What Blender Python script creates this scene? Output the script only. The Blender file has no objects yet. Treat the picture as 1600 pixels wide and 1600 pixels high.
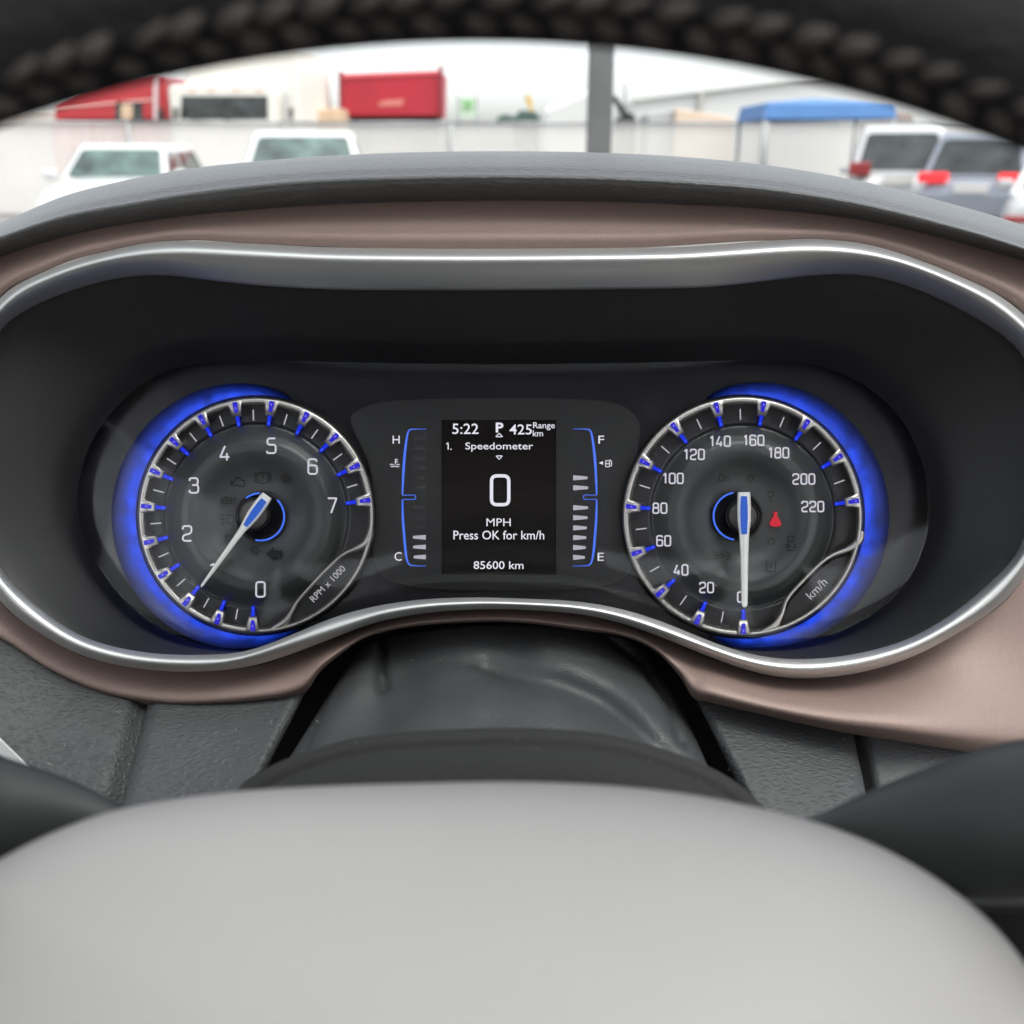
import bpy, bmesh, math, random
from mathutils import Vector, Matrix
R = math.radians
random.seed(7)
S = bpy.context.scene
COL = S.collection

# ------------------------------------------------------------------ camera
PITCH = R(19.4)
CAM = Vector((0.0, 0.0, 1.50))
FPX = 1605.0            # focal length in photograph pixels (photograph is 1600 wide)
DC = 0.433              # camera to the dial plane
U = Vector((1, 0, 0))
V = Vector((0, math.sin(PITCH), math.cos(PITCH)))
VIEW = Vector((0, math.cos(PITCH), -math.sin(PITCH)))
cam = bpy.data.cameras.new('camera')
cam.sensor_width = 36.0
cam.lens = 36.0 * FPX / 1600.0
cam.clip_start = 0.01
cam.clip_end = 3000
cam.dof.use_dof = True
cam.dof.focus_distance = DC - 0.004
cam.dof.aperture_fstop = 11
camo = bpy.data.objects.new('camera', cam)
camo.location = CAM
camo.rotation_euler = (R(90) - PITCH, 0, 0)
COL.objects.link(camo)
S.camera = camo

# ------------------------------------------------------------------ light
EXPO = 1.95
SUN_EL, SUN_AZ = R(64), R(128)     # azimuth measured from +Y (ahead) towards +X
w = bpy.data.worlds.new('World')
S.world = w
w.use_nodes = True
nt = w.node_tree
bg = nt.nodes['Background']
sky = nt.nodes.new('ShaderNodeTexSky')
sky.sky_type = 'NISHITA'
sky.sun_disc = False
sky.sun_elevation = SUN_EL
sky.sun_rotation = SUN_AZ
sky.dust_density = 3.0
sky.air_density = 1.0
hs = nt.nodes.new('ShaderNodeHueSaturation')
hs.inputs['Saturation'].default_value = 0.22
nt.links.new(sky.outputs[0], hs.inputs['Color'])
nt.links.new(hs.outputs[0], bg.inputs['Color'])
bg.inputs['Strength'].default_value = 0.15
sl = bpy.data.lights.new('sun', 'SUN')
sl.energy = 0.9
sl.angle = R(25)
sl.color = (1.0, 0.96, 0.91)
so = bpy.data.objects.new('sun', sl)
dvec = Vector((math.sin(SUN_AZ) * math.cos(SUN_EL), math.cos(SUN_AZ) * math.cos(SUN_EL), math.sin(SUN_EL)))
so.rotation_euler = dvec.to_track_quat('Z', 'Y').to_euler()
so.location = (0, 0, 30)
COL.objects.link(so)
S.view_settings.view_transform = 'Standard'
S.view_settings.look = 'None'
S.view_settings.gamma = 1.0
S.view_settings.exposure = EXPO
S.render.engine = 'CYCLES'
S.cycles.use_denoising = True
try:
    S.cycles.denoiser = 'OPENIMAGEDENOISE'
except Exception:
    pass
S.cycles.max_bounces = 8
S.cycles.diffuse_bounces = 4
S.cycles.transparent_max_bounces = 16
S.cycles.sample_clamp_indirect = 6.0
KE = 1.0 / (2.0 ** EXPO)          # emission that displays as 1.0

# ------------------------------------------------------------------ helpers
def P(px, py, wd=0.0):
    """a point of the dashboard: photograph direction (px,py) at wd metres in front of the dial plane"""
    d = DC - wd
    return CAM + VIEW * d + U * ((px - 800.0) / FPX * d) + V * ((800.0 - py) / FPX * d)

def W(px, py, Y):
    """a point of the yard, Y metres ahead of the car"""
    d = VIEW * FPX + U * (px - 800.0) + V * (800.0 - py)
    return CAM + d * (Y / d.y)

def WX(px, Y):
    return W(px, 235, Y).x

def WZ(py, Y):
    return W(800, py, Y).z

def tag(o, label=None, cat=None, group=None, kind=None):
    if label: o['label'] = label
    if cat: o['category'] = cat
    if group: o['group'] = group
    if kind: o['kind'] = kind
    return o

def empty(name, loc, rz=0.0):
    o = bpy.data.objects.new(name, None)
    o.location = loc
    o.rotation_euler = (0, 0, rz)
    o.empty_display_size = 0.05
    COL.objects.link(o)
    return o

def link(o, parent=None, bake=True):
    COL.objects.link(o)
    if parent is not None:
        o.parent = parent
        if bake and parent.type == 'EMPTY':
            o.matrix_parent_inverse = (Matrix.Translation(parent.location) @ parent.rotation_euler.to_matrix().to_4x4()).inverted()
    return o

def mesh(name, vs, fs, mat, parent=None, smooth=True, bake=True):
    me = bpy.data.meshes.new(name)
    me.from_pydata([tuple(v) for v in vs], [], fs)
    me.update()
    if smooth:
        me.polygons.foreach_set('use_smooth', [True] * len(me.polygons))
    mats = mat if isinstance(mat, (list, tuple)) else [mat]
    for m in mats:
        me.materials.append(m)
    o = bpy.data.objects.new(name, me)
    return link(o, parent, bake)

def recalc(o):
    bm = bmesh.new(); bm.from_mesh(o.data)
    bmesh.ops.recalc_face_normals(bm, faces=bm.faces)
    bm.to_mesh(o.data); bm.free()
    return o

def cr(pts, n, closed=False):
    """Catmull-Rom through pts (tuples of any length), n samples per span"""
    out = []
    m = len(pts)
    dim = len(pts[0])
    spans = m if closed else m - 1
    for i in range(spans):
        if closed:
            p0, p1, p2, p3 = pts[(i - 1) % m], pts[i], pts[(i + 1) % m], pts[(i + 2) % m]
        else:
            p1, p2 = pts[i], pts[i + 1]
            p0 = pts[i - 1] if i > 0 else tuple(2 * a - b for a, b in zip(p1, p2))
            p3 = pts[i + 2] if i + 2 < m else tuple(2 * b - a for a, b in zip(p1, p2))
        for k in range(n):
            t = k / n
            out.append(tuple(0.5 * ((2 * p1[j]) + (-p0[j] + p2[j]) * t + (2 * p0[j] - 5 * p1[j] + 4 * p2[j] - p3[j]) * t * t
                       + (-p0[j] + 3 * p1[j] - 3 * p2[j] + p3[j]) * t ** 3) for j in range(dim)))
    if not closed:
        out.append(tuple(pts[-1]))
    return out

def grid(name, rows, mat, parent=None, closed=False, smooth=True, bake=True, flip=False):
    n = len(rows[0])
    vs = [v for r in rows for v in r]
    fs = []
    for i in range(len(rows) - 1):
        for j in range(n if closed else n - 1):
            j2 = (j + 1) % n
            f = (i * n + j, i * n + j2, (i + 1) * n + j2, (i + 1) * n + j)
            fs.append(f[::-1] if flip else f)
    return mesh(name, vs, fs, mat, parent, smooth, bake)

def interp(xs, x):
    """piecewise linear through sorted (x,y) list"""
    if x <= xs[0][0]: return xs[0][1]
    for (a, b), (c, d) in zip(xs, xs[1:]):
        if x <= c:
            return b + (d - b) * (x - a) / (c - a)
    return xs[-1][1]

def smooth01(t):
    t = max(0.0, min(1.0, t))
    return t * t * (3 - 2 * t)

class MB:
    """collects simple shapes and links them as one mesh object"""
    def __init__(self): self.v = []; self.f = []; self.m = []
    def add(self, vs, fs, mi=0):
        b = len(self.v)
        self.v += [Vector(v) for v in vs]
        self.f += [tuple(i + b for i in f) for f in fs]
        self.m += [mi] * len(fs)
    def box(self, a, b, mi=0, M=None):
        x0, y0, z0 = a; x1, y1, z1 = b
        vs = [Vector(p) for p in ((x0, y0, z0), (x1, y0, z0), (x1, y1, z0), (x0, y1, z0), (x0, y0, z1), (x1, y0, z1), (x1, y1, z1), (x0, y1, z1))]
        if M: vs = [M @ v for v in vs]
        self.add(vs, [(0, 3, 2, 1), (4, 5, 6, 7), (0, 1, 5, 4), (1, 2, 6, 5), (2, 3, 7, 6), (3, 0, 4, 7)], mi)
    def tube(self, pts, rad, seg=12, mi=0, cap=True):
        pts = [Vector(p) for p in pts]
        if not isinstance(rad, (list, tuple)): rad = [rad] * len(pts)
        rings = []
        up = None
        for i, p in enumerate(pts):
            t = (pts[min(i + 1, len(pts) - 1)] - pts[max(i - 1, 0)]).normalized()
            if up is None:
                up = Vector((0, 0, 1)) if abs(t.z) < 0.9 else Vector((1, 0, 0))
            a = t.cross(up).normalized(); up = a.cross(t).normalized()
            rings.append([p + (a * math.cos(k * 2 * math.pi / seg) + up * math.sin(k * 2 * math.pi / seg)) * rad[i] for k in range(seg)])
        vs = [v for r in rings for v in r]
        fs = []
        for i in range(len(pts) - 1):
            for k in range(seg):
                k2 = (k + 1) % seg
                fs.append((i * seg + k, i * seg + k2, (i + 1) * seg + k2, (i + 1) * seg + k))
        if cap:
            fs.append(tuple(range(seg - 1, -1, -1)))
            fs.append(tuple((len(pts) - 1) * seg + k for k in range(seg)))
        self.add(vs, fs, mi)
    def build(self, name, mat, parent=None, smooth=False, bake=True, bevel=0.0, seg=2):
        o = mesh(name, self.v, self.f, mat, parent, smooth, bake)
        o.data.polygons.foreach_set('material_index', self.m)
        if bevel:
            b = o.modifiers.new('bevel', 'BEVEL'); b.width = bevel; b.segments = seg; b.limit_method = 'ANGLE'
        return o

# ------------------------------------------------------------------ materials
def pmat(name, col, rough=0.5, metal=0.0, coat=0.0, bump=None, var=0.0, spec=0.5, emit=None, estr=1.0, vscale=8.0, sheen=0.0, rvar=0.0):
    m = bpy.data.materials.new(name)
    m.use_nodes = True
    n = m.node_tree; b = n.nodes['Principled BSDF']
    b.inputs['Base Color'].default_value = (*col, 1)
    b.inputs['Roughness'].default_value = rough
    b.inputs['Metallic'].default_value = metal
    b.inputs['Specular IOR Level'].default_value = spec
    b.inputs['Coat Weight'].default_value = coat
    b.inputs['Coat Roughness'].default_value = 0.05
    if sheen: b.inputs['Sheen Weight'].default_value = sheen
    tc = n.nodes.new('ShaderNodeTexCoord')
    if var or rvar:
        nz = n.nodes.new('ShaderNodeTexNoise'); nz.inputs['Scale'].default_value = vscale; nz.inputs['Detail'].default_value = 5
        n.links.new(tc.outputs['Object'], nz.inputs['Vector'])
        if var:
            mr = n.nodes.new('ShaderNodeMapRange')
            mr.inputs['From Min'].default_value = .3; mr.inputs['From Max'].default_value = .7
            mr.inputs['To Min'].default_value = 1 - var; mr.inputs['To Max'].default_value = 1 + var
            n.links.new(nz.outputs['Fac'], mr.inputs['Value'])
            mx = n.nodes.new('ShaderNodeVectorMath'); mx.operation = 'SCALE'
            mx.inputs[0].default_value = col
            n.links.new(mr.outputs[0], mx.inputs['Scale'])
            n.links.new(mx.outputs[0], b.inputs['Base Color'])
        if rvar:
            mr = n.nodes.new('ShaderNodeMapRange')
            mr.inputs['From Min'].default_value = .3; mr.inputs['From Max'].default_value = .7
            mr.inputs['To Min'].default_value = max(.02, rough - rvar); mr.inputs['To Max'].default_value = rough + rvar
            n.links.new(nz.outputs['Fac'], mr.inputs['Value'])
            n.links.new(mr.outputs[0], b.inputs['Roughness'])
    if bump:
        kind, sc, dist = bump
        bp = n.nodes.new('ShaderNodeBump'); bp.inputs['Distance'].default_value = dist; bp.inputs['Strength'].default_value = 1.0
        if kind == 'noise':
            t = n.nodes.new('ShaderNodeTexNoise'); t.inputs['Scale'].default_value = sc; t.inputs['Detail'].default_value = 4
            n.links.new(tc.outputs['Object'], t.inputs['Vector']); n.links.new(t.outputs['Fac'], bp.inputs['Height'])
        else:   # leather: stretched crackle over fine noise
            wz = n.nodes.new('ShaderNodeTexNoise'); wz.inputs['Scale'].default_value = sc * .5; wz.inputs['Detail'].default_value = 3
            n.links.new(tc.outputs['Object'], wz.inputs['Vector'])
            ad = n.nodes.new('ShaderNodeVectorMath'); ad.operation = 'MULTIPLY_ADD'
            ad.inputs[1].default_value = ((1.0 if kind == 'crease' else 1.3) / sc,) * 3
            n.links.new(wz.outputs['Color'], ad.inputs[0]); n.links.new(tc.outputs['Object'], ad.inputs[2])
            mp = n.nodes.new('ShaderNodeMapping'); mp.inputs['Scale'].default_value = (.50, 1.2, 1.2)
            mp.inputs['Rotation'].default_value = (0, 0.25, 0)
            n.links.new(ad.outputs[0], mp.inputs['Vector'])
            vo = n.nodes.new('ShaderNodeTexVoronoi'); vo.feature = 'SMOOTH_F1'; vo.inputs['Scale'].default_value = sc
            vo.inputs['Smoothness'].default_value = .35
            if kind == 'crease': vo.feature = 'DISTANCE_TO_EDGE'
            n.links.new(mp.outputs[0], vo.inputs['Vector'])
            t2 = n.nodes.new('ShaderNodeTexNoise'); t2.inputs['Scale'].default_value = sc * 2.2; t2.inputs['Detail'].default_value = 3
            n.links.new(tc.outputs['Object'], t2.inputs['Vector'])
            ma = n.nodes.new('ShaderNodeMath'); ma.operation = 'MULTIPLY_ADD'; ma.inputs[1].default_value = -1.1
            if kind == 'crease': ma.inputs[1].default_value = 1.0; ma.use_clamp = False
            if kind == 'crease':
                cl = n.nodes.new('ShaderNodeMapRange'); cl.inputs['From Max'].default_value = .50; cl.interpolation_type = 'SMOOTHSTEP'
                n.links.new(vo.outputs['Distance'], cl.inputs['Value']); n.links.new(cl.outputs[0], ma.inputs[0])
            else:
                n.links.new(vo.outputs['Distance'], ma.inputs[0])
            sc2 = n.nodes.new('ShaderNodeMath'); sc2.operation = 'MULTIPLY'; sc2.inputs[1].default_value = .14 if kind == 'crease' else .35
            n.links.new(t2.outputs['Fac'], sc2.inputs[0]); n.links.new(sc2.outputs[0], ma.inputs[2])
            n.links.new(ma.outputs[0], bp.inputs['Height'])
        n.links.new(bp.outputs[0], b.inputs['Normal'])
    if emit:
        b.inputs['Emission Color'].default_value = (*emit, 1)
        b.inputs['Emission Strength'].default_value = estr * KE
    return m

def glow(name, col, s=1.0):
    return pmat(name, (.02, .02, .02), .5, emit=col, estr=s)

def glassmat(name, tint=(1, 1, 1), rough=0.0, ior=1.45, extra=None):
    m = bpy.data.materials.new(name); m.use_nodes = True
    n = m.node_tree
    for x in list(n.nodes):
        if x.type != 'OUTPUT_MATERIAL': n.nodes.remove(x)
    out = [x for x in n.nodes if x.type == 'OUTPUT_MATERIAL'][0]
    tr = n.nodes.new('ShaderNodeBsdfTransparent'); tr.inputs[0].default_value = (*tint, 1)
    gl = n.nodes.new('ShaderNodeBsdfGlossy'); gl.inputs['Roughness'].default_value = rough
    fr = n.nodes.new('ShaderNodeFresnel'); fr.inputs['IOR'].default_value = ior
    mx = n.nodes.new('ShaderNodeMixShader')
    n.links.new(fr.outputs[0], mx.inputs[0]); n.links.new(tr.outputs[0], mx.inputs[1]); n.links.new(gl.outputs[0], mx.inputs[2])
    n.links.new(mx.outputs[0], out.inputs[0])
    return m

M = {}
M['hood'] = pmat('hood_vinyl', (.048, .0475, .0475), .40, bump=('leather', 620, .00028), spec=.5)
M['leather'] = pmat('grained_leather', (.042, .043, .045), .60, bump=('crease', 470, .00030), spec=.4, var=.08, vscale=60)
M['leather_fine'] = pmat('fine_leather', (.056, .057, .060), .58, bump=('crease', 800, .00015), spec=.45, var=.06, vscale=60)
M['boot'] = pmat('column_boot_vinyl', (.034, .035, .037), .52, bump=('crease', 1000, .00010), spec=.5, var=.08, vscale=50)
M['brown'] = pmat('rose_brown_satin', (.225, .158, .137), .55, metal=.3, bump=('noise', 2600, .00012), var=.13, vscale=2200)
M['satin'] = pmat('satin_silver', (.56, .56, .55), .46, metal=.95, bump=('noise', 3500, .00001))
M['shroud'] = pmat('shroud_black', (.010, .010, .0105), .55, bump=('noise', 1500, .0001), spec=.35)
M['core'] = pmat('dash_core_black', (.006, .006, .006), .9, spec=.1)
M['mask'] = pmat('mask_gloss_black', (.020, .020, .024), .22, spec=.5, rvar=.05, vscale=60)
M['surround'] = pmat('display_surround', (.020, .020, .0205), .35, spec=.5)
M['screen'] = pmat('screen_black', (.009, .007, .0065), .15, spec=.5)
M['face'] = pmat('dial_face', (.082, .086, .086), .42, spec=.5, metal=.55)
M['track'] = pmat('dial_track', (.022, .022, .023), .35)
M['dark'] = pmat('dial_recess', (.010, .010, .011), .45)
M['chrome'] = pmat('dial_ring_satin', (.66, .63, .58), .36, metal=.95)
M['needle'] = pmat('needle_silver', (.80, .80, .77), .35, metal=.1, coat=.2, emit=(.9, .9, .84), estr=.22)  # slight emission added so the silver looks brighter than it is lit
M['cap'] = pmat('hub_cap_grey', (.10, .098, .092), .5)
M['icon'] = pmat('unlit_icon', (.008, .008, .008), .6)
M['blue_tick'] = pmat('blue_tick', (.01, .01, .05), .5, spec=.1, emit=(.010, .03, .72))
M['blue_tick_out'] = pmat('blue_tick_outer', (.01, .01, .05), .5, spec=.15, emit=(.022, .018, .56))
rg = random.Random(11)
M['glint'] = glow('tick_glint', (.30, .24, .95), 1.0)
M['blue_bright'] = glow('tick_tip', (.03, .11, .90), 1.0)
M['blue_line'] = glow('blue_line', (.055, .17, .90), 1.0)
M['blue_insert'] = glow('blue_insert', (.01, .09, .52), 1.0)
M['white_print'] = glow('lit_numeral', (.62, .61, .68), 1.0)
M['white_soft'] = glow('lit_minor', (.45, .45, .48), 1.0)
M['screen_text'] = glow('screen_text', (.78, .78, .86), 1.0)
M['bar'] = glow('gauge_bar', (.42, .40, .46), 1.0)
M['red'] = glow('red_telltale', (.58, .0, .015), 1.0)
M['rim'] = pmat('wheel_leather', (.011, .0105, .011), .8, spec=.12, bump=('leather', 600, .0003))
M['stitch'] = pmat('wheel_stitch', (.050, .043, .040), .85, spec=.1)
M['hub'] = pmat('airbag_cover_grey', (.252, .240, .236), .55, spec=.4, var=.03, vscale=14, bump=('noise', 900, .00008))
M['cover'] = pmat('column_cover', (.026, .0255, .025), .8, spec=.15, bump=('noise', 700, .0001))
M['spoke'] = pmat('spoke_plastic', (.022, .024, .024), .50, spec=.4)
M['lens'] = glassmat('lens', (.97, .97, .98), .05, 1.30)
M['windshield'] = glassmat('windshield', (.76, .78, .775), 0.0, 1.35)
M['headliner'] = pmat('headliner', (.35, .34, .32), .95)
M['cabin'] = pmat('cabin_trim', (.06, .06, .06), .8)
M['floor'] = pmat('beige_carpet', (.11, .10, .083), .95)
M['dust'] = pmat('dust', (.30, .29, .27), .9)

# ================================================================== the setting
g = MB()
g.add([(-900, -300, 0), (900, -300, 0), (900, 1500, 0), (-900, 1500, 0)], [(0, 1, 2, 3)])
ground = g.build('ground', pmat('asphalt', (.16, .155, .15), .9, var=.25, vscale=.6, bump=('noise', 30, .004)))
tag(ground, kind='structure')

# ================================================================== dashboard
dash = tag(empty('dashboard', P(800, 1000, -.06)), 'black and rose brown dashboard with silver bezel around the gauges', 'dashboard')

# loops in photograph pixels, starting left and running over the top
LO = [(-62, 690), (-48, 560), (0, 464), (75, 422), (150, 397), (220, 381), (275, 376), (400, 381), (500, 386), (600, 388), (750, 389), (900, 388), (1050, 386), (1120, 382), (1200, 376), (1275, 373), (1350, 381), (1425, 402), (1500, 432), (1575, 470), (1640, 540), (1668, 640), (1664, 760), (1630, 850), (1575, 935), (1500, 987), (1425, 1027), (1350, 1050), (1275, 1060), (1200, 1056), (1125, 1033), (1050, 1002), (975, 975), (900, 959), (800, 952), (725, 953), (650, 960), (575, 976), (500, 1005), (400, 1040), (300, 1050), (225, 1046), (150, 1032), (100, 1012), (50, 981), (0, 940), (-42, 860), (-62, 780)]
LI = [(-38, 690), (-30, 590), (0, 512), (60, 473), (120, 450), (170, 436), (212, 430), (262, 429), (325, 437), (400, 445), (500, 451), (600, 453), (750, 453), (900, 452), (1050, 450), (1120, 447), (1200, 438), (1275, 429), (1350, 429), (1425, 448), (1500, 482), (1560, 517), (1600, 555), (1630, 630), (1632, 740), (1600, 845), (1575, 885), (1500, 952), (1425, 997), (1350, 1020), (1275, 1030), (1200, 1028), (1125, 1009), (1050, 977), (975, 953), (900, 940), (800, 935), (725, 934), (650, 938), (575, 950), (500, 972), (400, 1016), (300, 1024), (225, 1020), (150, 1004), (100, 980), (50, 942), (0, 891), (-30, 820), (-38, 760)]
LENS = [(121, 775), (133, 715), (160, 662), (205, 613), (255, 582), (310, 568), (400, 565), (600, 568), (785, 570), (970, 568), (1150, 564), (1240, 566), (1300, 578), (1360, 608), (1408, 655), (1440, 720), (1450, 790), (1440, 855), (1410, 915), (1360, 960), (1300, 990), (1230, 1008), (1150, 1012), (1060, 1008), (960, 985), (870, 962), (785, 955), (700, 962), (600, 985), (500, 1008), (400, 1018), (320, 1008), (260, 985), (205, 945), (160, 890), (130, 835)]
CX, CY = 785.0, 785.0
NA = 420

def polar(loop, n=NA, cx=CX, cy=CY):
    """resample a closed star-shaped loop at n equal angles"""
    d = cr(loop, 16, True)
    an = []
    for (x, y) in d:
        an.append((math.atan2(-(y - cy), x - cx) % (2 * math.pi), math.hypot(x - cx, y - cy)))
    an.sort()
    an = [(an[-1][0] - 2 * math.pi, an[-1][1])] + an + [(an[0][0] + 2 * math.pi, an[0][1])]
    out = []
    j = 0
    for k in range(n):
        a = 2 * math.pi * k / n
        while an[j + 1][0] < a: j += 1
        a0, r0 = an[j]; a1, r1 = an[j + 1]
        r = r0 + (r1 - r0) * ((a - a0) / (a1 - a0) if a1 > a0 else 0)
        out.append((cx + r * math.cos(a), cy - r * math.sin(a)))
    # light smoothing removes kinks from the angular resampling
    for _ in range(3):
        out = [tuple((out[k - 1][i] + 2 * out[k][i] + out[(k + 1) % n][i]) / 4 for i in (0, 1)) for k in range(n)]
    return out

pLO, pLI, pLE = polar(LO), polar(LI), polar(LENS)
# bezel ring, rounded section; crest nearer the outside above, in the middle below
rows = []
for t, in [(x / 16.0,) for x in range(17)]:
    row = []
    for k in range(NA):
        a = 2 * math.pi * k / NA
        up = smooth01((math.sin(a) + .25) / .8)           # 1 on top, 0 below
        tc = .26 * up + .50 * (1 - up)
        if t < tc:
            q = 1 - t / tc
            wd = .050 - (.012 * up + .006 * (1 - up)) * (q ** 2.0)
        else:
            q = (t - tc) / (1 - tc)
            depth = .012 * up + .0045 * (1 - up)
            wd = .050 - depth * (q ** (1.35 * up + 2.0 * (1 - up)))
        x = pLO[k][0] + (pLI[k][0] - pLO[k][0]) * t
        y = pLO[k][1] + (pLI[k][1] - pLO[k][1]) * t
        row.append(P(x, y, wd))
    rows.append(row)
# thin turned-in edges
rows.insert(0, [P(*pLO[k], .030) for k in range(NA)])
rows.append([P(pLI[k][0] + (CX - pLI[k][0]) * .002, pLI[k][1] + (CY - pLI[k][1]) * .002, .034) for k in range(NA)])
bez = grid('cluster_bezel', rows, M['satin'], dash, closed=True)

# shroud from bezel down to the lens
rows = []
for i in range(13):
    t = i / 12.0
    row = []
    for k in range(NA):
        a = 2 * math.pi * k / NA
        xi, yi = pLI[k]; xl, yl = pLE[k]
        xi, yi = xi + (xi - CX) * .004, yi + (yi - CY) * .004
        wd = .034 - .030 * (t ** 1.2) + .0 * a
        row.append(P(xi + (xl - xi) * t, yi + (yl - yi) * t, wd))
    rows.append(row)
grid('cluster_shroud', rows, M['shroud'], dash, closed=True)

# rose brown trim: pairs (bezel side, free edge, depth of free edge, roll depth)
TR = [((-62, 690), (-150, 690), .030), ((-48, 560), (-140, 500), .020), ((0, 464), (-40, 395), .021), ((75, 422), (50, 352), .020), ((150, 397), (140, 318), .019),
      ((275, 376), (270, 300), .018), ((400, 381), (400, 288), .018), ((600, 388), (600, 278), .018), ((785, 389), (785, 275), .018), ((1000, 387), (1000, 280), .018),
      ((1200, 376), (1200, 290), .018), ((1350, 381), (1370, 312), .018), ((1500, 432), (1530, 348), .018), ((1600, 490), (1680, 415), .022), ((1664, 600), (1800, 535), .02),
      ((1668, 700), (1860, 760), .020), ((1664, 760), (1860, 1000), .018), ((1630, 850), (1860, 1150), .022), ((1575, 935), (1760, 1210), .032), ((1500, 987), (1640, 1192), .044), ((1425, 1027), (1520, 1176), .056),
      ((1350, 1050), (1425, 1161), .061), ((1275, 1060), (1310, 1143), .060), ((1200, 1056), (1200, 1119), .058), ((1125, 1033), (1110, 1098), .056), ((1085, 1018), (1083, 1090), .052), ((1050, 1002), (1062, 1057), .046),
      ((1005, 985), (1025, 1018), .042), ((975, 975), (975, 995), .040), ((900, 959), (900, 984), .040), ((800, 952), (800, 972), .040), ((725, 953), (700, 974), .040),
      ((650, 960), (625, 982), .040), ((590, 973), (572, 996), .040), ((545, 988), (535, 1020), .042), ((505, 1003), (500, 1050), .044), ((455, 1022), (470, 1087), .043), ((400, 1040), (400, 1100), .041),
      ((300, 1050), (300, 1107), .039), ((225, 1046), (225, 1102), .038), ((150, 1032), (150, 1085), .037), ((100, 1012), (75, 1052), .036), ((50, 981), (20, 1016), .036), ((0, 940), (-40, 975), .036), ((-42, 860), (-120, 880), .034)]
tr = cr([(a[0], a[1], b[0], b[1], c) for a, b, c in TR], 10, True)
rows = []
for t in [0, .03, .1, .22, .38, .55, .7, .8, .86, .92, .97, 1.0]:
    row = []
    for (ax, ay, bx, by, c) in tr:
        low = 1.0 if (by + ay) * .5 > 1000 or by > 800 else 0.0
        x = ax + (bx - ax) * t; y = ay + (by - ay) * t
        if low:
            wd = .030 + (c - .030) * math.sin(min(1.0, t / .80) * math.pi / 2) ** 1.1
            if t > .80:
                wd -= .010 * ((t - .80) / .20) ** 1.6
        else:
            wd = .036 + (c - .036) * (t ** 1.25)
            if t < .05: wd -= .003
        row.append(P(x, y, wd))
    rows.append(row)
rows.append([P(bx, by, c - .045) for (ax, ay, bx, by, c) in tr])
trim = grid('trim_panel', rows, M['brown'], dash, closed=True, flip=True)

# hood pad over the cluster
HT = [(-420, 560), (-250, 450), (-120, 392), (0, 348), (100, 306), (200, 281), (300, 263), (400, 252), (500, 244), (640, 238), (780, 236), (920, 238), (1050, 244), (1200, 258), (1350, 284), (1500, 322), (1600, 352), (1750, 402), (1900, 470), (2050, 560)]
HB = [(-420, 575), (-250, 468), (-120, 412), (0, 368), (100, 335), (200, 316), (300, 299), (400, 287), (500, 279), (640, 274), (780, 272), (920, 274), (1050, 280), (1200, 292), (1350, 317), (1500, 355), (1600, 386), (1750, 436), (1900, 500), (2050, 590)]
HU = [(-420, 640), (-250, 530), (-120, 460), (0, 407), (100, 378), (200, 358), (300, 344), (400, 333), (500, 325), (640, 319), (780, 317), (920, 318), (1050, 323), (1200, 332), (1350, 350), (1500, 383), (1600, 411), (1750, 460), (1900, 530), (2050, 630)]
ht, hb, hu = cr(HT, 14), cr(HB, 14), cr(HU, 14)
rows = []
spec = [('u', 1.12, .0), ('u', 1.02, .014), ('u', 1.0, .021), ('ub', .12, .027), ('ub', .35, .0335), ('ub', .6, .0390), ('ub', .78, .0420), ('ub', .88, .0428), ('ub', .96, .0418), ('bt', .0, .0400), ('bt', .08, .0370), ('bt', .3, .032), ('bt', .55, .018), ('bt', .8, .0), ('bt', .94, -.03), ('bt', 1.0, -.06), ('td', 10, -.12), ('td', 60, -.20)]
for kind, t, wd in spec:
    row = []
    for (T, B, Ub) in zip(ht, hb, hu):
        if kind == 'u': p = (Ub[0], Ub[1] + (t - 1) * 300); 
        elif kind == 'ub': p = (Ub[0], Ub[1] + (B[1] - Ub[1]) * t)
        elif kind == 'bt': p = (Ub[0], B[1] + (T[1] - B[1]) * t)
        else: p = (Ub[0], T[1] + t)
        if kind == 'u' and t > 1: p = (Ub[0], Ub[1] - 6)
        row.append(P(p[0], p[1], wd))
    rows.append(row)
grid('hood_pad', rows, M['hood'], dash)

# dash top running to the windscreen and the dark body behind everything
b = MB()
b.add([(-.85, .52, 1.30), (1.3, .52, 1.30), (1.3, 1.12, 1.26), (-.85, 1.12, 1.26)], [(0, 1, 2, 3)])
b.build('dash_top', M['cabin'], dash)
b = MB()
c4 = [P(-700, 425, -.05), P(2300, 425, -.05), P(2300, 2300, -.05), P(-700, 2300, -.05)]
d4 = [P(-700, 425, -.10), P(2300, 425, -.10), P(2300, 2300, -.10), P(-700, 2300, -.10)]
b.add(c4 + d4, [(3, 2, 1, 0), (4, 5, 6, 7), (0, 1, 5, 4), (1, 2, 6, 5), (2, 3, 7, 6), (3, 0, 4, 7)])
b.build('dash_core', M['core'], dash)

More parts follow.
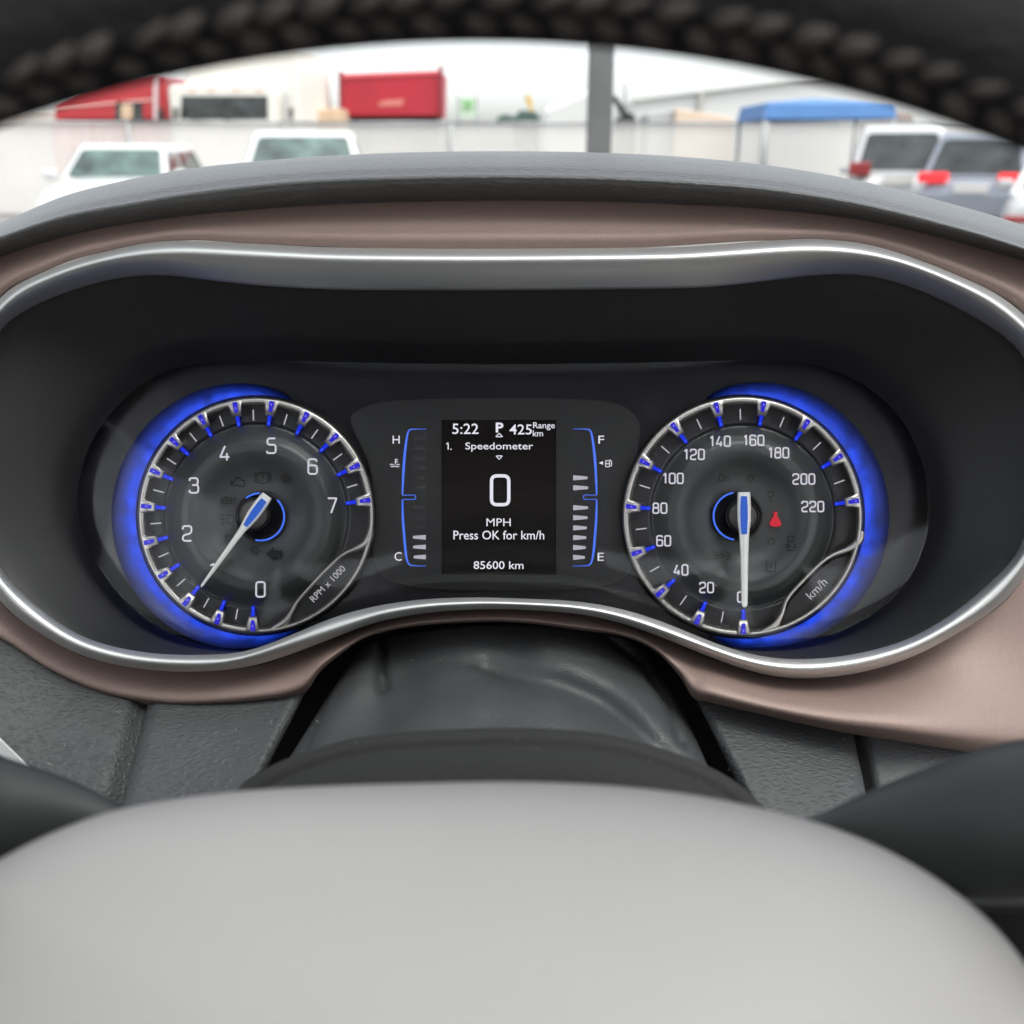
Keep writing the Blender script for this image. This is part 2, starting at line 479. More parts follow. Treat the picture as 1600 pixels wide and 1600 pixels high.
def sheet(name, top, bot, wt, wb, mat, bulge=.0, edge=None, nn=10, lip=.006):
    """leather sheet between an upper and a lower pixel line, with a rolled-in border"""
    a, c = cr(top, nn), cr(bot, nn)
    n = len(a)
    rows = []
    for t in [0, 0, .04, .12, .25, .4, .55, .7, .85, 1.0]:
        first = (len(rows) == 0)
        row = []
        for k in range(n):
            s = k / (n - 1)
            x = a[k][0] + (c[k][0] - a[k][0]) * t; y = a[k][1] + (c[k][1] - a[k][1]) * t
            wa = wt(s) if callable(wt) else wt
            wc = wb(s) if callable(wb) else wb
            wd = wa + (wc - wa) * t + bulge * math.sin(math.pi * min(1, t))
            if edge:
                wd -= edge(s)
            if first: wd -= lip
            row.append(P(x, y, wd))
        rows.append(row)
    for r_ in rows:      # side lips
        r_.insert(0, r_[0] - (VIEW * -lip)); r_.append(r_[-1] + VIEW * lip)
    return grid(name, rows, mat, dash)

eR = lambda s: .0035 * smooth01((.08 - s) / .08) + .0035 * smooth01((s - .94) / .06)
eL = lambda s: .006 * smooth01((s - .88) / .12)
# left inner panel (between seam and column gap), left outer panel
sheet('leather_panel', [(233, 1095), (300, 1098), (400, 1092), (478, 1076)], [(178, 1300), (250, 1300), (320, 1300), (368, 1290)], .036, .075, M['leather'], .004, eR)
sheet('leather_panel', [(-120, 870), (-40, 965), (30, 1012), (100, 1056), (170, 1080), (236, 1096)], [(-260, 1150), (-150, 1220), (-60, 1260), (30, 1300), (110, 1300), (186, 1300)], .034, .070, M['leather'], .003, eL)
# right inner, right outer (finer grain)
sheet('leather_panel', [(1083, 1080), (1150, 1098), (1240, 1118), (1331, 1138)], [(1192, 1300), (1250, 1310), (1310, 1320), (1372, 1330)], .038, .080, M['leather'], .004, eR)
sheet('leather_panel', [(1326, 1136), (1420, 1150), (1560, 1172), (1700, 1190), (1900, 1200)], [(1368, 1340), (1450, 1350), (1600, 1380), (1800, 1380), (2000, 1380)], .040, .060, M['leather_fine'], .002, lambda s: .008 * smooth01((.09 - s) / .09))
# chrome strip at the lower left
b = MB()
q = [(-60, 1085), (-30, 1112), (0, 1152), (50, 1201), (30, 1204), (0, 1182), (-40, 1150), (-80, 1110)]
vs = [P(x, y, .082) for x, y in q] + [P(x, y, .074) for x, y in q]
n = len(q)
b.add(vs, [tuple(range(n))[::-1]] + [(i, (i + 1) % n, n + (i + 1) % n, n + i) for i in range(n)])
b.build('vent_trim_strip', M['satin'], dash, bevel=.0006)

# ================================================================== steering column
column = tag(empty('steering_column', P(790, 1250, .08)), 'wrinkled black boot and grey cover around the steering column', 'steering column')
NG, NR = 90, 60
top = cr([(545, 1034), (560, 1012), (590, 996), (640, 985), (720, 975), (800, 972), (880, 977), (940, 985), (985, 998), (1020, 1024), (1048, 1062)], 9)
bot = cr([(424, 1230), (450, 1240), (520, 1240), (620, 1235), (720, 1230), (800, 1230), (880, 1230), (960, 1232), (1040, 1240), (1100, 1240), (1118, 1225)], 9)
def fold(x, y):
    """boot wrinkles: pixel position to depth"""
    h = 0.0
    def ridge(path, amp, wid, side=0.0):
        best = 1e9; sg = 1
        for (x0, y0), (x1, y1) in zip(path, path[1:]):
            dx, dy = x1 - x0, y1 - y0
            t = max(0, min(1, ((x - x0) * dx + (y - y0) * dy) / (dx * dx + dy * dy)))
            ex, ey = x - x0 - dx * t, y - y0 - dy * t
            d = math.hypot(ex, ey)
            if d < best:
                best = d; sg = 1 if (dx * ey - dy * ex) > 0 else -1
        f = math.exp(-(best / wid) ** 2)
        if side: f = f if sg * side > 0 else math.exp(-(best / (wid * .35)) ** 2)
        return amp * f
    h -= ridge([(760, 1052), (810, 1066), (875, 1078), (937, 1103), (987, 1140), (1030, 1180), (1060, 1215)], .0065, 26, -1)
    h += ridge([(760, 1090), (840, 1105), (900, 1130), (950, 1170), (990, 1215)], .0045, 42)
    h += ridge([(860, 1010), (930, 1040), (990, 1085), (1035, 1150)], .004, 36)
    h -= ridge([(595, 990), (602, 1020), (600, 1050), (604, 1075)], .0045, 12, 1)
    h += ridge([(575, 1005), (560, 1040), (530, 1090), (490, 1170)], .004, 30)
    h -= ridge([(640, 1070), (600, 1105), (585, 1160)], .003, 30)
    h += ridge([(700, 1020), (700, 1100)], .002, 60)
    h -= ridge([(930, 985), (955, 1005), (1000, 1040), (1040, 1100), (1062, 1160)], .0045, 11, -1)
    h -= ridge([(520, 1060), (500, 1120), (470, 1190)], .003, 10, 1)
    h *= 1.45
    h += .0008 * math.sin(x * .035 + y * .02) + .0007 * math.sin(x * .02 - y * .045)
    return h
rows = []
for i in range(NR + 1):
    t = i / NR
    row = []
    for k in range(len(top)):
        s = k / (len(top) - 1)
        x = top[k][0] + (bot[k][0] - top[k][0]) * t
        y = top[k][1] + (bot[k][1] - top[k][1]) * t
        y += 0
        c = math.cos((s - .5) * math.pi)
        wd = -.002 + .075 * t + .035 * (max(0, c) ** .6) * (.55 + .45 * t) + fold(x, y)
        if t == 0: wd -= .03
        row.append(P(x, y, wd))
    rows.append(row)
for r_ in rows:
    r_.insert(0, r_[0] + VIEW * .03); r_.append(r_[-1] + VIEW * .03)
grid('boot', rows, M['boot'], column)

# column cover (dark grey, out of focus)
CT = [(330, 1300), (372, 1232), (410, 1204), (470, 1177), (550, 1154), (640, 1143), (740, 1138), (840, 1138), (930, 1145), (1010, 1162), (1090, 1190), (1150, 1222), (1195, 1262), (1240, 1310)]
ct = cr(CT, 10)
rows = []
for dy, wd in [(4, .10), (0, .148), (2, .156), (8, .161), (20, .163), (27, .163), (29, .168), (34, .173), (60, .178), (100, .182), (160, .184), (300, .184)]:
    row = []
    for (x, y) in ct:
        cxp, cyp = 790, 1700
        L = math.hypot(x - cxp, y - cyp)
        f = 1 - dy / L
        row.append(P(cxp + (x - cxp) * f, cyp + (y - cyp) * f, wd))
    rows.append(row)
grid('column_cover', rows, M['cover'], column)

# ================================================================== steering wheel
wheel = tag(empty('steering_wheel', P(745, 2266, .28)), 'dark leather steering wheel with braided stitching and plain grey centre pad', 'steering wheel')
DW = DC - .140
def rimc(a, rr, wd=0.0):
    # circle in the wheel plane; a measured from straight up, clockwise
    x = 748 + rr * math.sin(a); y = 2268 - rr * math.cos(a)
    return P(x, y, DW + wd)
b = MB()
RR, RT = 2362.0, 162.0
N = 240
rows = []
for i in range(32):
    ph = 2 * math.pi * i / 32
    row = []
    for k in range(N):
        a = 2 * math.pi * k / N
        row.append(rimc(a, RR - RT * math.cos(ph), .0142 * math.sin(ph)))
    rows.append(row)
rows.append(rows[0])
rim = grid('rim', rows, M['rim'], wheel, closed=True)
# braided stitching along the camera side of the rim's inner edge
sv = MB()
rs = random.Random(5)
NS = 27
for k in range(NS):
    a = -R(24) + R(48) * k / NS
    da = R(48) / NS
    for side in (0, 1):
        ph0, ph1 = (.58, .80) if side == 0 else (.88, 1.10)
        a += rs.uniform(-.12, .12) * da + side * da * .5
        pts = []
        for q in range(7):
            t = q / 6
            ph = ph0 + (ph1 - ph0) * t
            aa = a + (da * .95) * (t if side else (1 - t)) 
            lift = .0012 * math.sin(math.pi * t)
            pts.append(rimc(aa, RR - (RT + lift * 9000) * math.cos(ph), (.0142 + lift) * math.sin(ph)))
        kk = rs.uniform(.65, 1.1)
        sv.tube(pts, [x * kk for x in (.0003, .0008, .0012, .0014, .0012, .0008, .0003)], 8)
st = sv.build('stitching', M['stitch'], wheel, smooth=True)
st['kind'] = 'stuff'
# raised seam under the stitches
rows = []
for q in range(9):
    t = q / 8; ph = .46 + .72 * t
    li = .0007 * math.sin(math.pi * t) + .0001
    rows.append([rimc(-R(30) + R(60) * k / 120, RR - (RT + li * 11000) * math.cos(ph), (.0142 + li) * math.sin(ph)) for k in range(121)])
grid('seam_band', rows, M['rim'], wheel)

# centre pad
HUB = [(-130, 1500), (-75, 1400), (0, 1343), (100, 1294), (200, 1262), (350, 1239), (500, 1229), (660, 1224), (800, 1222), (940, 1227), (1060, 1239), (1170, 1259), (1280, 1287), (1380, 1326), (1470, 1378), (1550, 1444), (1610, 1520), (1660, 1620), (1690, 1800), (1640, 2050), (1500, 2300), (1250, 2450), (800, 2520), (350, 2450), (100, 2300), (-60, 2050), (-150, 1800), (-155, 1620)]
hp = cr(HUB, 12, True)
rows = []
for s, wd in [(.985, .18), (1.0, .218), (1.0, .228), (.996, .233), (.985, .2375), (.965, .2415), (.93, .2455), (.88, .249), (.8, .2525), (.68, .256), (.52, .259), (.35, .261), (.18, .262), (.02, .262)]:
    rows.append([P(770 + (x - 770) * s, 1800 + (y - 1800) * s, wd - .004 + .000062 * (min(1800 + (y - 1800) * s, 2000) - 1230)) for x, y in hp])
grid('centre_pad', rows, M['hub'], wheel, closed=True)
# spokes
def spoke(path, name='spoke'):
    b = MB()
    pp = cr(path, 8)
    seg = 28
    rings = []
    for (x, y, r, wd) in pp:
        c = P(x, y, wd); rm = r / FPX * (DC - wd)
        rings.append([c + (V * math.cos(2 * math.pi * k / seg) - VIEW * -1 * .75 * math.sin(2 * math.pi * k / seg)) * rm for k in range(seg)])
    o = grid(name, [list(z) for z in rings], M['spoke'], wheel, closed=True)
    return o
spoke([(330, 1330, 16, .19), (215, 1297, 24, .19), (120, 1275, 50, .19), (20, 1266, 76, .192), (-100, 1255, 98, .20), (-300, 1240, 120, .22), (-620, 1240, 125, .26)])
spoke([(1180, 1300, 6, .19), (1270, 1290, 14, .19), (1350, 1296, 54, .192), (1430, 1298, 88, .195), (1520, 1290, 112, .20), (1620, 1276, 122, .205), (1800, 1262, 128, .22), (2150, 1250, 132, .26)])
spoke([(1380, 1405, 14, .17), (1500, 1408, 14, .17), (1620, 1414, 15, .175), (1800, 1420, 20, .19)], 'spoke_trim')

# ================================================================== instrument cluster
clu = tag(empty('instrument_cluster', P(785, 955, -.01)), 'backlit gauge cluster with two round dials and a digital display between them', 'instrument cluster')
# mask panel behind the dials
def fan(name, loop, wd, mat, parent, thick=.001, c=None):
    pts = [P(x, y, wd) for x, y in loop]
    cc = sum(pts, Vector()) / len(pts) if c is None else P(c[0], c[1], wd)
    n = len(pts)
    vs = [cc] + pts + [p + VIEW * thick for p in pts]
    fs = [(0, 1 + (i + 1) % n, 1 + i) for i in range(n)] + [(1 + i, 1 + (i + 1) % n, 1 + n + (i + 1) % n, 1 + n + i) for i in range(n)]
    return mesh(name, vs, fs, mat, parent, smooth=False)
mask_loop = [(CX + (x - CX) * 1.03, CY + (y - CY) * 1.03) for x, y in pLE]
fan('mask_panel', mask_loop, -.004, M['mask'], clu)

def face_w(r):
    return .001 * interp([(0, .2), (30, .2), (44, .3), (60, .8), (75, 2.2), (92, 4.6), (104, 5.6), (116, 5.2), (128, 3.2), (137, .9), (141, .1), (143, .1), (145, .9), (200, .9)], r)

def lathe(name, cx, cy, prof, mat, parent, n=128, a0=0, a1=2 * math.pi):
    full = abs(a1 - a0 - 2 * math.pi) < 1e-6
    rows = []
    for r, wd in prof:
        rows.append([P(cx + r * math.cos(a0 + (a1 - a0) * k / n), cy - r * math.sin(a0 + (a1 - a0) * k / n), wd) for k in range(n if full else n + 1)])
    return grid(name, rows, mat, parent, closed=full)

def rounded(pts, r, closed=False, n=5):
    out = []
    m = len(pts)
    for i in range(m):
        if not closed and i in (0, m - 1):
            out.append(pts[i]); continue
        a, p, c = Vector(pts[i - 1]), Vector(pts[i]), Vector(pts[(i + 1) % m])
        ra = min(r, (a - p).length * .5); rc = min(r, (c - p).length * .5)
        p0 = p + (a - p).normalized() * ra; p2 = p + (c - p).normalized() * rc
        for k in range(n + 1):
            t = k / n
            q = p0 * (1 - t) ** 2 + p * 2 * t * (1 - t) + p2 * t * t
            out.append((q.x, q.y))
    if closed: out.append(out[0])
    return out

def ribbon(vs, fs, pts, wdt, off, closed=False):
    """flat stroke along 2D pts (y down, photograph pixels)"""
    dense = []
    for p, q in zip(pts, pts[1:]):
        k_ = max(1, int(math.hypot(q[0] - p[0], q[1] - p[1]) / 2.5))
        dense += [(p[0] + (q[0] - p[0]) * j / k_, p[1] + (q[1] - p[1]) * j / k_) for j in range(k_)]
    pts = dense + [pts[-1]]
    n = len(pts); b0 = len(vs)
    for i, p in enumerate(pts):
        if closed:
            a = Vector(pts[i - 1 if i > 0 else n - 2]); c = Vector(pts[(i + 1) if i < n - 1 else 1])
        else:
            a = Vector(pts[max(0, i - 1)]); c = Vector(pts[min(n - 1, i + 1)])
        t = (c - a); t = t.normalized() if t.length > 1e-9 else Vector((1, 0))
        nn = Vector((-t.y, t.x)) * wdt * .5
        vs.append((p[0] + nn.x, p[1] + nn.y, off)); vs.append((p[0] - nn.x, p[1] - nn.y, off))
    for i in range(n - 1):
        k = b0 + 2 * i
        fs.append((k, k + 1, k + 3, k + 2))

GL = {'0': [([(0, 0), (1, 0), (1, 1), (0, 1)], True)],
      '1': [([(.22, .80), (.62, 1), (.62, 0)], False)],
      '2': [([(0, .76), (0, 1), (1, 1), (1, .52), (0, .36), (0, 0), (1, 0)], False)],
      '3': [([(0, .8), (0, 1), (.95, 1), (.95, .53), (.3, .53)], False), ([(.5, .53), (1, .53), (1, 0), (0, 0), (0, .2)], False)],
      '4': [([(.55, 1), (0, .24), (1.05, .24)], False), ([(.76, .5), (.76, 0)], False)],
      '5': [([(.95, 1), (.05, 1), (.05, .57), (1, .57), (1, 0), (0, 0), (0, .16)], False)],
      '6': [([(.95, .82), (.95, 1), (0, 1), (0, 0), (1, 0), (1, .58), (.04, .58)], False)],
      '7': [([(0, 1), (1, 1), (.38, 0)], False)],
      '8': [([(.05, .52), (.95, .52), (.95, 1), (.05, 1)], True), ([(0, 0), (1, 0), (1, .55), (0, .55)], True)]}

def flat(name, vs, fs, wf, mat, parent, c=None):
    """2D verts (px,py,offset) laid on height function wf"""
    out = []
    for (x, y, off) in vs:
        wd = wf(math.hypot(x - c[0], y - c[1])) if c else wf
        out.append(P(x, y, wd + .0004 + off))
    return mesh(name, out, fs, mat, parent, smooth=False)

def number(txt, cx, cy, h, w1, gap, sw, mat, parent, c=None, wf=face_w, name='numeral', r=None):
    ws = [w1 * (.62 if ch == '1' else 1) for ch in txt]
    tot = sum(ws) + gap * (len(txt) - 1)
    x = cx - tot / 2
    vs, fs = [], []
    off = 0
    for ch, wd in zip(txt, ws):
        for pts, closed in GL[ch]:
            fx = lambda u: (x + (u - (.35 if ch == '1' else 0)) * w1 * (1 if ch != '1' else 1) + (0 if ch != '1' else .1 * w1))
            pp = [(fx(u), cy + h / 2 - v * h) for u, v in pts]
            rr = (r if r else w1 * .32) if ch not in '147' else w1 * .04
            pp = rounded(pp, rr, closed)
            ribbon(vs, fs, pp, sw, off, closed)
            off += .00003
        x += wd + gap
    return flat(name, vs, fs, wf, mat, parent, c)

def strokes(name, lst, sw, mat, parent, c=None, wf=face_w):
    vs, fs = [], []
    off = 0
    for pts, closed in lst:
        pp = list(pts) + ([pts[0]] if closed else [])
        ribbon(vs, fs, pp, sw, off, closed); off += .00003
    return flat(name, vs, fs, wf, mat, parent, c)

def arc(cx, cy, r, a0, a1, n=16):
    return [(cx + r * math.cos(R(a0 + (a1 - a0) * k / n)), cy - r * math.sin(R(a0 + (a1 - a0) * k / n))) for k in range(n + 1)]

FONTS = {}
def text(txt, cx, cy, wpx, hpx, wd, mat, parent, ang=0.0, bold=.0, name='lettering'):
    """lettering scaled to wpx x hpx photograph pixels, centred at (cx,cy)"""
    cu = bpy.data.curves.new(name, 'FONT')
    cu.body = txt; cu.size = 1.0; cu.offset = bold; cu.resolution_u = 3
    tmp = bpy.data.objects.new(name, cu)
    COL.objects.link(tmp)
    dg = bpy.context.evaluated_depsgraph_get()
    me = bpy.data.meshes.new_from_object(tmp.evaluated_get(dg))
    bpy.data.objects.remove(tmp); bpy.data.curves.remove(cu)
    xs = [v.co.x for v in me.vertices]; ys = [v.co.y for v in me.vertices]
    x0, x1, y0, y1 = min(xs), max(xs), min(ys), max(ys)
    sx, sy = wpx / (x1 - x0), hpx / (y1 - y0)
    ca, sa = math.cos(ang), math.sin(ang)
    for v in me.vertices:
        lx = (v.co.x - (x0 + x1) / 2) * sx; ly = (v.co.y - (y0 + y1) / 2) * sy
        v.co = P(cx + lx * ca - ly * sa, cy - (lx * sa + ly * ca), wd)
    me.materials.clear(); me.materials.append(mat)
    o = bpy.data.objects.new(name, me)
    return link(o, parent)

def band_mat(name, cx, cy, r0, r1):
    """blue light spill round a dial, painted as mottled fading emission"""
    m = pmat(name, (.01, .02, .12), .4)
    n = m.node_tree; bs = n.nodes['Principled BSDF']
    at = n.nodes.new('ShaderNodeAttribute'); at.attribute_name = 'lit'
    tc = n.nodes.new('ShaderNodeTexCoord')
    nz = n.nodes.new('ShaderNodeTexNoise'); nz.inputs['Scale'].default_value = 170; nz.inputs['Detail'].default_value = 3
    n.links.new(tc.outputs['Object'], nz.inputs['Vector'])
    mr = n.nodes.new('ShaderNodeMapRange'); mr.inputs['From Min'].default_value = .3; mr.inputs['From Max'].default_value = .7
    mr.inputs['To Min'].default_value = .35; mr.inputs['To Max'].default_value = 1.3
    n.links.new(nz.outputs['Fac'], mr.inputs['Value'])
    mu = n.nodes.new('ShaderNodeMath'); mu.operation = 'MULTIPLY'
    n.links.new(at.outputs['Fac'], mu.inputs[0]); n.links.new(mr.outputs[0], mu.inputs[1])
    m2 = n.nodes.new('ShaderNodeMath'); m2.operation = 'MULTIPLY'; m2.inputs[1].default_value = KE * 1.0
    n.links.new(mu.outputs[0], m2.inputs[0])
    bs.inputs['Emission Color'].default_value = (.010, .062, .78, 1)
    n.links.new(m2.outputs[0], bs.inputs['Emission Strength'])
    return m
M['halo'] = band_mat('painted_halo', 0, 0, 0, 0)

def dial(name, cx, cy, ro, a_start, nticks, step, seg_path, glow_rng, label):
    base = lathe(name, cx, cy, [(.5, face_w(0))] + [(r, face_w(r)) for r in (20, 40, 48, 54, 60, 66, 72, 78, 84, 90, 95, 100, 104, 108, 112, 116, 120, 124, 128, 131, 134, 137, 139, 141, 143, 144, 145, 150, 165, ro - 4)], M['face'], clu)
    base['label'] = label
    base.data.materials.append(M['track'])
    for p_ in base.data.polygons:
        if p_.index // 128 >= 24: p_.material_index = 1
    angs = [a_start - step * i for i in range(nticks)]
    a_end = angs[-1]
    NT = 1440
    def rin(deg):
        # arc distance to the nearest tick
        best = min(abs((deg - t + 180) % 360 - 180) for t in angs)
        s = best * math.pi / 180 * 168
        d = (a_start - deg) % 360                     # clockwise from the first tick
        inside = d <= (a_start - a_end) + .01
        r0 = ro - 10.5 if inside else ro - 8
        tip = ro - 27
        return r0 - (r0 - tip) * smooth01((10.5 - s) / 4.0)
    rows = [[], [], [], [], [], [], [], []]
    for k in range(NT):
        deg = 360 * k / NT; a = R(deg)
        ri = rin(deg)
        for row, (r, wd) in zip(rows, [(ro + .5, -.003), (ro + .5, .0052), (ro - .8, .0064), (ro - 3, .0068), (max(ri + 2.2, ri), .0066), (ri + .6, .0060), (ri, .0048), (ri - 1.6, .0010)]):
            row.append(P(cx + r * math.cos(a), cy - r * math.sin(a), wd))
    ring = grid('dial_ring', rows, M['chrome'], base, closed=True)
    # dark outer skirt
    lathe('skirt', cx, cy, [(ro + .6, .0045), (ro + 3.2, .003), (ro + 3.8, -.0035)], M['dark'], base)
    # blue ticks
    for t in angs:
        a = R(t)
        d = Vector((math.cos(a), -math.sin(a))); nn = Vector((-d.y, d.x))
        b = MB()
        def bar(r0, r1, h0, h1, w0, w1, mi):
            q = []
            for (r, h, wdt) in ((r0, h0, w0), (r1, h1, w1)):
                for s_ in (-1, 1):
                    for dz in (0, 1):
                        p = Vector((cx, cy)) + d * r + nn * s_ * wdt / 2
                        q.append(P(p.x, p.y, h if dz else h - .0022))
            b.add(q, [(0, 1, 3, 2), (4, 6, 7, 5), (0, 4, 5, 1), (2, 3, 7, 6), (1, 5, 7, 3), (0, 2, 6, 4)], mi)
        bar(ro - 43, ro - 20, .0026, .0052, 5.4, 6.2, 0)
        bar(ro - 21, ro - 4, .0068, .0082, 5.6, 7.4, 1)
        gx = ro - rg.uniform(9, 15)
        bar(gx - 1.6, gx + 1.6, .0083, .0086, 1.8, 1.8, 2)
        bar(ro - 41, ro - 37, .0032, .0033, 2.4, 2.4, 3)
        b.build('tick', [M['blue_tick'], M['blue_tick_out'], M['glint'], M['blue_bright']], base, bevel=.0002)
        # the small dot near the outer end is a highlight painted as emission
    for t0, t1 in zip(angs, angs[1:]):
        a = R((t0 + t1) / 2)
        d = Vector((math.cos(a), -math.sin(a)))
        p0 = Vector((cx, cy)) + d * (ro - 36); p1 = Vector((cx, cy)) + d * (ro - 19)
        strokes('minor_tick', [([tuple(p0), tuple(p1)], False)], 2.0, M['white_soft'], base, (cx, cy))
    # chrome bar in front of the unit window
    pts = [P(x, y, .0052) for x, y, r in seg_path]
    pp = cr([tuple(p) + (r,) for p, (x, y, r) in zip(pts, seg_path)], 8)
    b = MB(); b.tube([Vector(p[:3]) for p in pp], [p[3] * .00027 for p in pp], 10)
    b.build('unit_frame', M['chrome'], base, smooth=True)
    # crescent of painted blue glow outside the ring
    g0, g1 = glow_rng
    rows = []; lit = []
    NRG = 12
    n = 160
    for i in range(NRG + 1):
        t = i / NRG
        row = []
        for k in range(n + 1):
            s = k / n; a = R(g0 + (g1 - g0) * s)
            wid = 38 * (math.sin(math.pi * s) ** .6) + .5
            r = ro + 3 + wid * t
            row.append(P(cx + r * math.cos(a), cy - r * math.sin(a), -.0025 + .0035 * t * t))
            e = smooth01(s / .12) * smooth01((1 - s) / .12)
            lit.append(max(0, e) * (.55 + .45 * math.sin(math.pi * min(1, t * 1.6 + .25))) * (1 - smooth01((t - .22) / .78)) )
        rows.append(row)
    o = grid('painted_halo', rows, M['halo'], base)
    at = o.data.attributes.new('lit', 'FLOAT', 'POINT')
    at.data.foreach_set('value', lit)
    return base, angs

LC, RC = (400.0, 805.6), (1160.6, 807.3)
z1 = lambda x, y, r: (100 + x / 3.077, 540 + y / 3.077, r)
z3 = lambda x, y, r: (940 + x / 2.963, 540 + y / 2.963, r)
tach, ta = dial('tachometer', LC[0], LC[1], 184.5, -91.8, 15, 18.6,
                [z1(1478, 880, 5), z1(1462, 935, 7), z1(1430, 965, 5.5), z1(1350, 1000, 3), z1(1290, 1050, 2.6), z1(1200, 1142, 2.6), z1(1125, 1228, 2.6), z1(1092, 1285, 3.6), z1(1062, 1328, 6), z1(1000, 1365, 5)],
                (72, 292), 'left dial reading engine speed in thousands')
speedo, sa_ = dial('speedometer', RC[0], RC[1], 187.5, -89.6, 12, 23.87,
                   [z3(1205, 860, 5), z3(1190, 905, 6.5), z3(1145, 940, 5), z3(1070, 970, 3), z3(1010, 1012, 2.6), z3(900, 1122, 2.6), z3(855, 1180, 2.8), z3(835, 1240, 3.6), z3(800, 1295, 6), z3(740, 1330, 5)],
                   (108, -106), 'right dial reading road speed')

# numerals
for tx, x, y in [('0', 407, 921), ('1', 333, 888), ('2', 292.4, 833.5), ('3', 303, 758.5), ('4', 351, 708), ('5', 424, 696.5), ('6', 488.5, 729), ('7', 519, 790)]:
    number(tx, x, y, 23 if tx != '1' else 14, 13.5, 0, 2.8, M['white_print'], tach, LC)
for tx, x, y in [('0', 1157, 933), ('20', 1104, 918), ('40', 1064, 890.5), ('60', 1037, 845), ('80', 1031, 794), ('100', 1052, 747.5), ('120', 1085, 710), ('140', 1125.5, 689.5), ('160', 1178, 688), ('180', 1217, 707.5), ('200', 1256, 748.5), ('220', 1270, 791.5)]:
    number(tx, x, y, 15.5, 8.6, 3.9, 2.4, M['white_print'], speedo, RC)
# unit plates
def plate(dialo, arc_c, ro, a0, a1, inner, txt, tcx, tcy, tw, th, ang):
    loop = arc(arc_c[0], arc_c[1], ro, a0, a1, 14) + inner
    loop = rounded(loop, 3, True, 2)[:-1]
    o = fan('unit_plate', loop, .0030, M['surround'], dialo, .002)
    text(txt, tcx, tcy, tw, th, .0034, M['white_soft'], dialo, R(ang))
plate(tach, LC, 175.5, -19, -71.5, [z1(1100, 1290, 0)[:2], z1(1140, 1232, 0)[:2], z1(1290, 1070, 0)[:2], z1(1350, 1018, 0)[:2]], 'RPM x 1000', 512, 912, 72, 10.5, 46)
plate(speedo, RC, 178.5, -19, -70, [z3(850, 1235, 0)[:2], z3(870, 1185, 0)[:2], z3(1015, 1035, 0)[:2], z3(1075, 990, 0)[:2]], 'km/h', 1276, 919.5, 37, 14, 45)

# hubs and needles
def hub(d, hx, hy, cxp, cyp, rc, arcs):
    lathe('hub_recess', hx, hy, [(.5, .0012), (33, .0012), (36, .0024), (40, .0021)], M['dark'], d, 64)
    for a0, a1 in arcs:
        b = MB()
        b.tube([P(x, y, .0030) for x, y in arc(hx, hy, 37, a0, a1, 40)], .00040, 8)
        b.build('blue_arc', M['blue_line'], d, smooth=True)
    lathe('hub_collar', cxp, cyp, [(rc + 4.5, .0015), (rc + 4, .0078), (rc + 1.5, .0086), (rc + 1, .0080)], M['dark'], d, 64)
    lathe('hub_cap', cxp, cyp, [(.4, .0098), (rc * .8, .0096), (rc - 1.5, .0092), (rc, .0084), (rc + .5, .004)], M['cap'], d, 64)
hub(tach, 407, 807.5, 396, 804, 22.5, [(-62 - 40, 45), (92, 128)])
hub(speedo, 1152, 806.5, 1160, 806.5, 22.5, [(100, 262)])

def needle(d, tip, tail, prof, blue, w0=.0125):
    T = Vector(tip); B = Vector(tail)
    L = (T - B).length; e = (T - B) / L; nn = Vector((-e.y, e.x))
    vs = []; fs = []
    m = len(prof)
    for s, hw, hh in [(a_, b_ * 1.18, c_) for a_, b_, c_ in prof]:
        c = B + e * s * L
        # section: bottom edges, shoulder edges, flat or crowned top
        for (o_, h_) in ((-hw, -.0018), (-hw, .0), (-hw * .80, hh), (0, hh * 1.15), (hw * .80, hh), (hw, .0), (hw, -.0018)):
            q = c + nn * o_
            vs.append(P(q.x, q.y, w0 + h_))
    for i in range(m - 1):
        for k in range(6):
            a = i * 7 + k
            fs.append((a, a + 1, a + 8, a + 7))
    fs.append(tuple(range(6, -1, -1))); fs.append(tuple((m - 1) * 7 + k for k in range(7)))
    o = mesh('needle', vs, fs, M['needle'], d, smooth=False)
    vs = []
    for s, hw in [(a_, b_ * 1.12) for a_, b_ in blue]:
        c = B + e * s * L
        for o_ in (-hw, hw):
            q = c + nn * o_; vs.append(P(q.x, q.y, w0 + .0019))
    n = len(blue)
    mesh('needle_insert', vs, [(2 * i, 2 * i + 1, 2 * i + 3, 2 * i + 2) for i in range(n - 1)], M['blue_insert'], d, smooth=False)
prof = [(0, 7.2, .0012), (.03, 8.0, .0013), (.12, 8.6, .0013), (.22, 8.4, .0013), (.30, 6.6, .0013), (.38, 4.6, .0012), (.48, 3.9, .0012), (.8, 2.7, .0011), (.98, 1.8, .0009), (1.0, 1.0, .0006)]
needle(tach, (314, 917), (417.5, 774), prof, [(.05, 4.4), (.12, 5.4), (.2, 5.3), (.28, 4.2), (.335, 2.8)])
prof2 = [(0, 8.0, .0012), (.03, 8.6, .0013), (.14, 9.2, .0013), (.25, 8.8, .0013), (.34, 7.0, .0013), (.42, 6.2, .0012), (.55, 5.4, .0012), (.97, 4.0, .0011), (.99, 3.2, .0009), (1.0, 1.6, .0006)]
needle(speedo, (1163.5, 949), (1162.5, 769), prof2, [(.035, 4.2), (.12, 5.0), (.2, 5.2), (.3, 4.6), (.365, 3.8)])

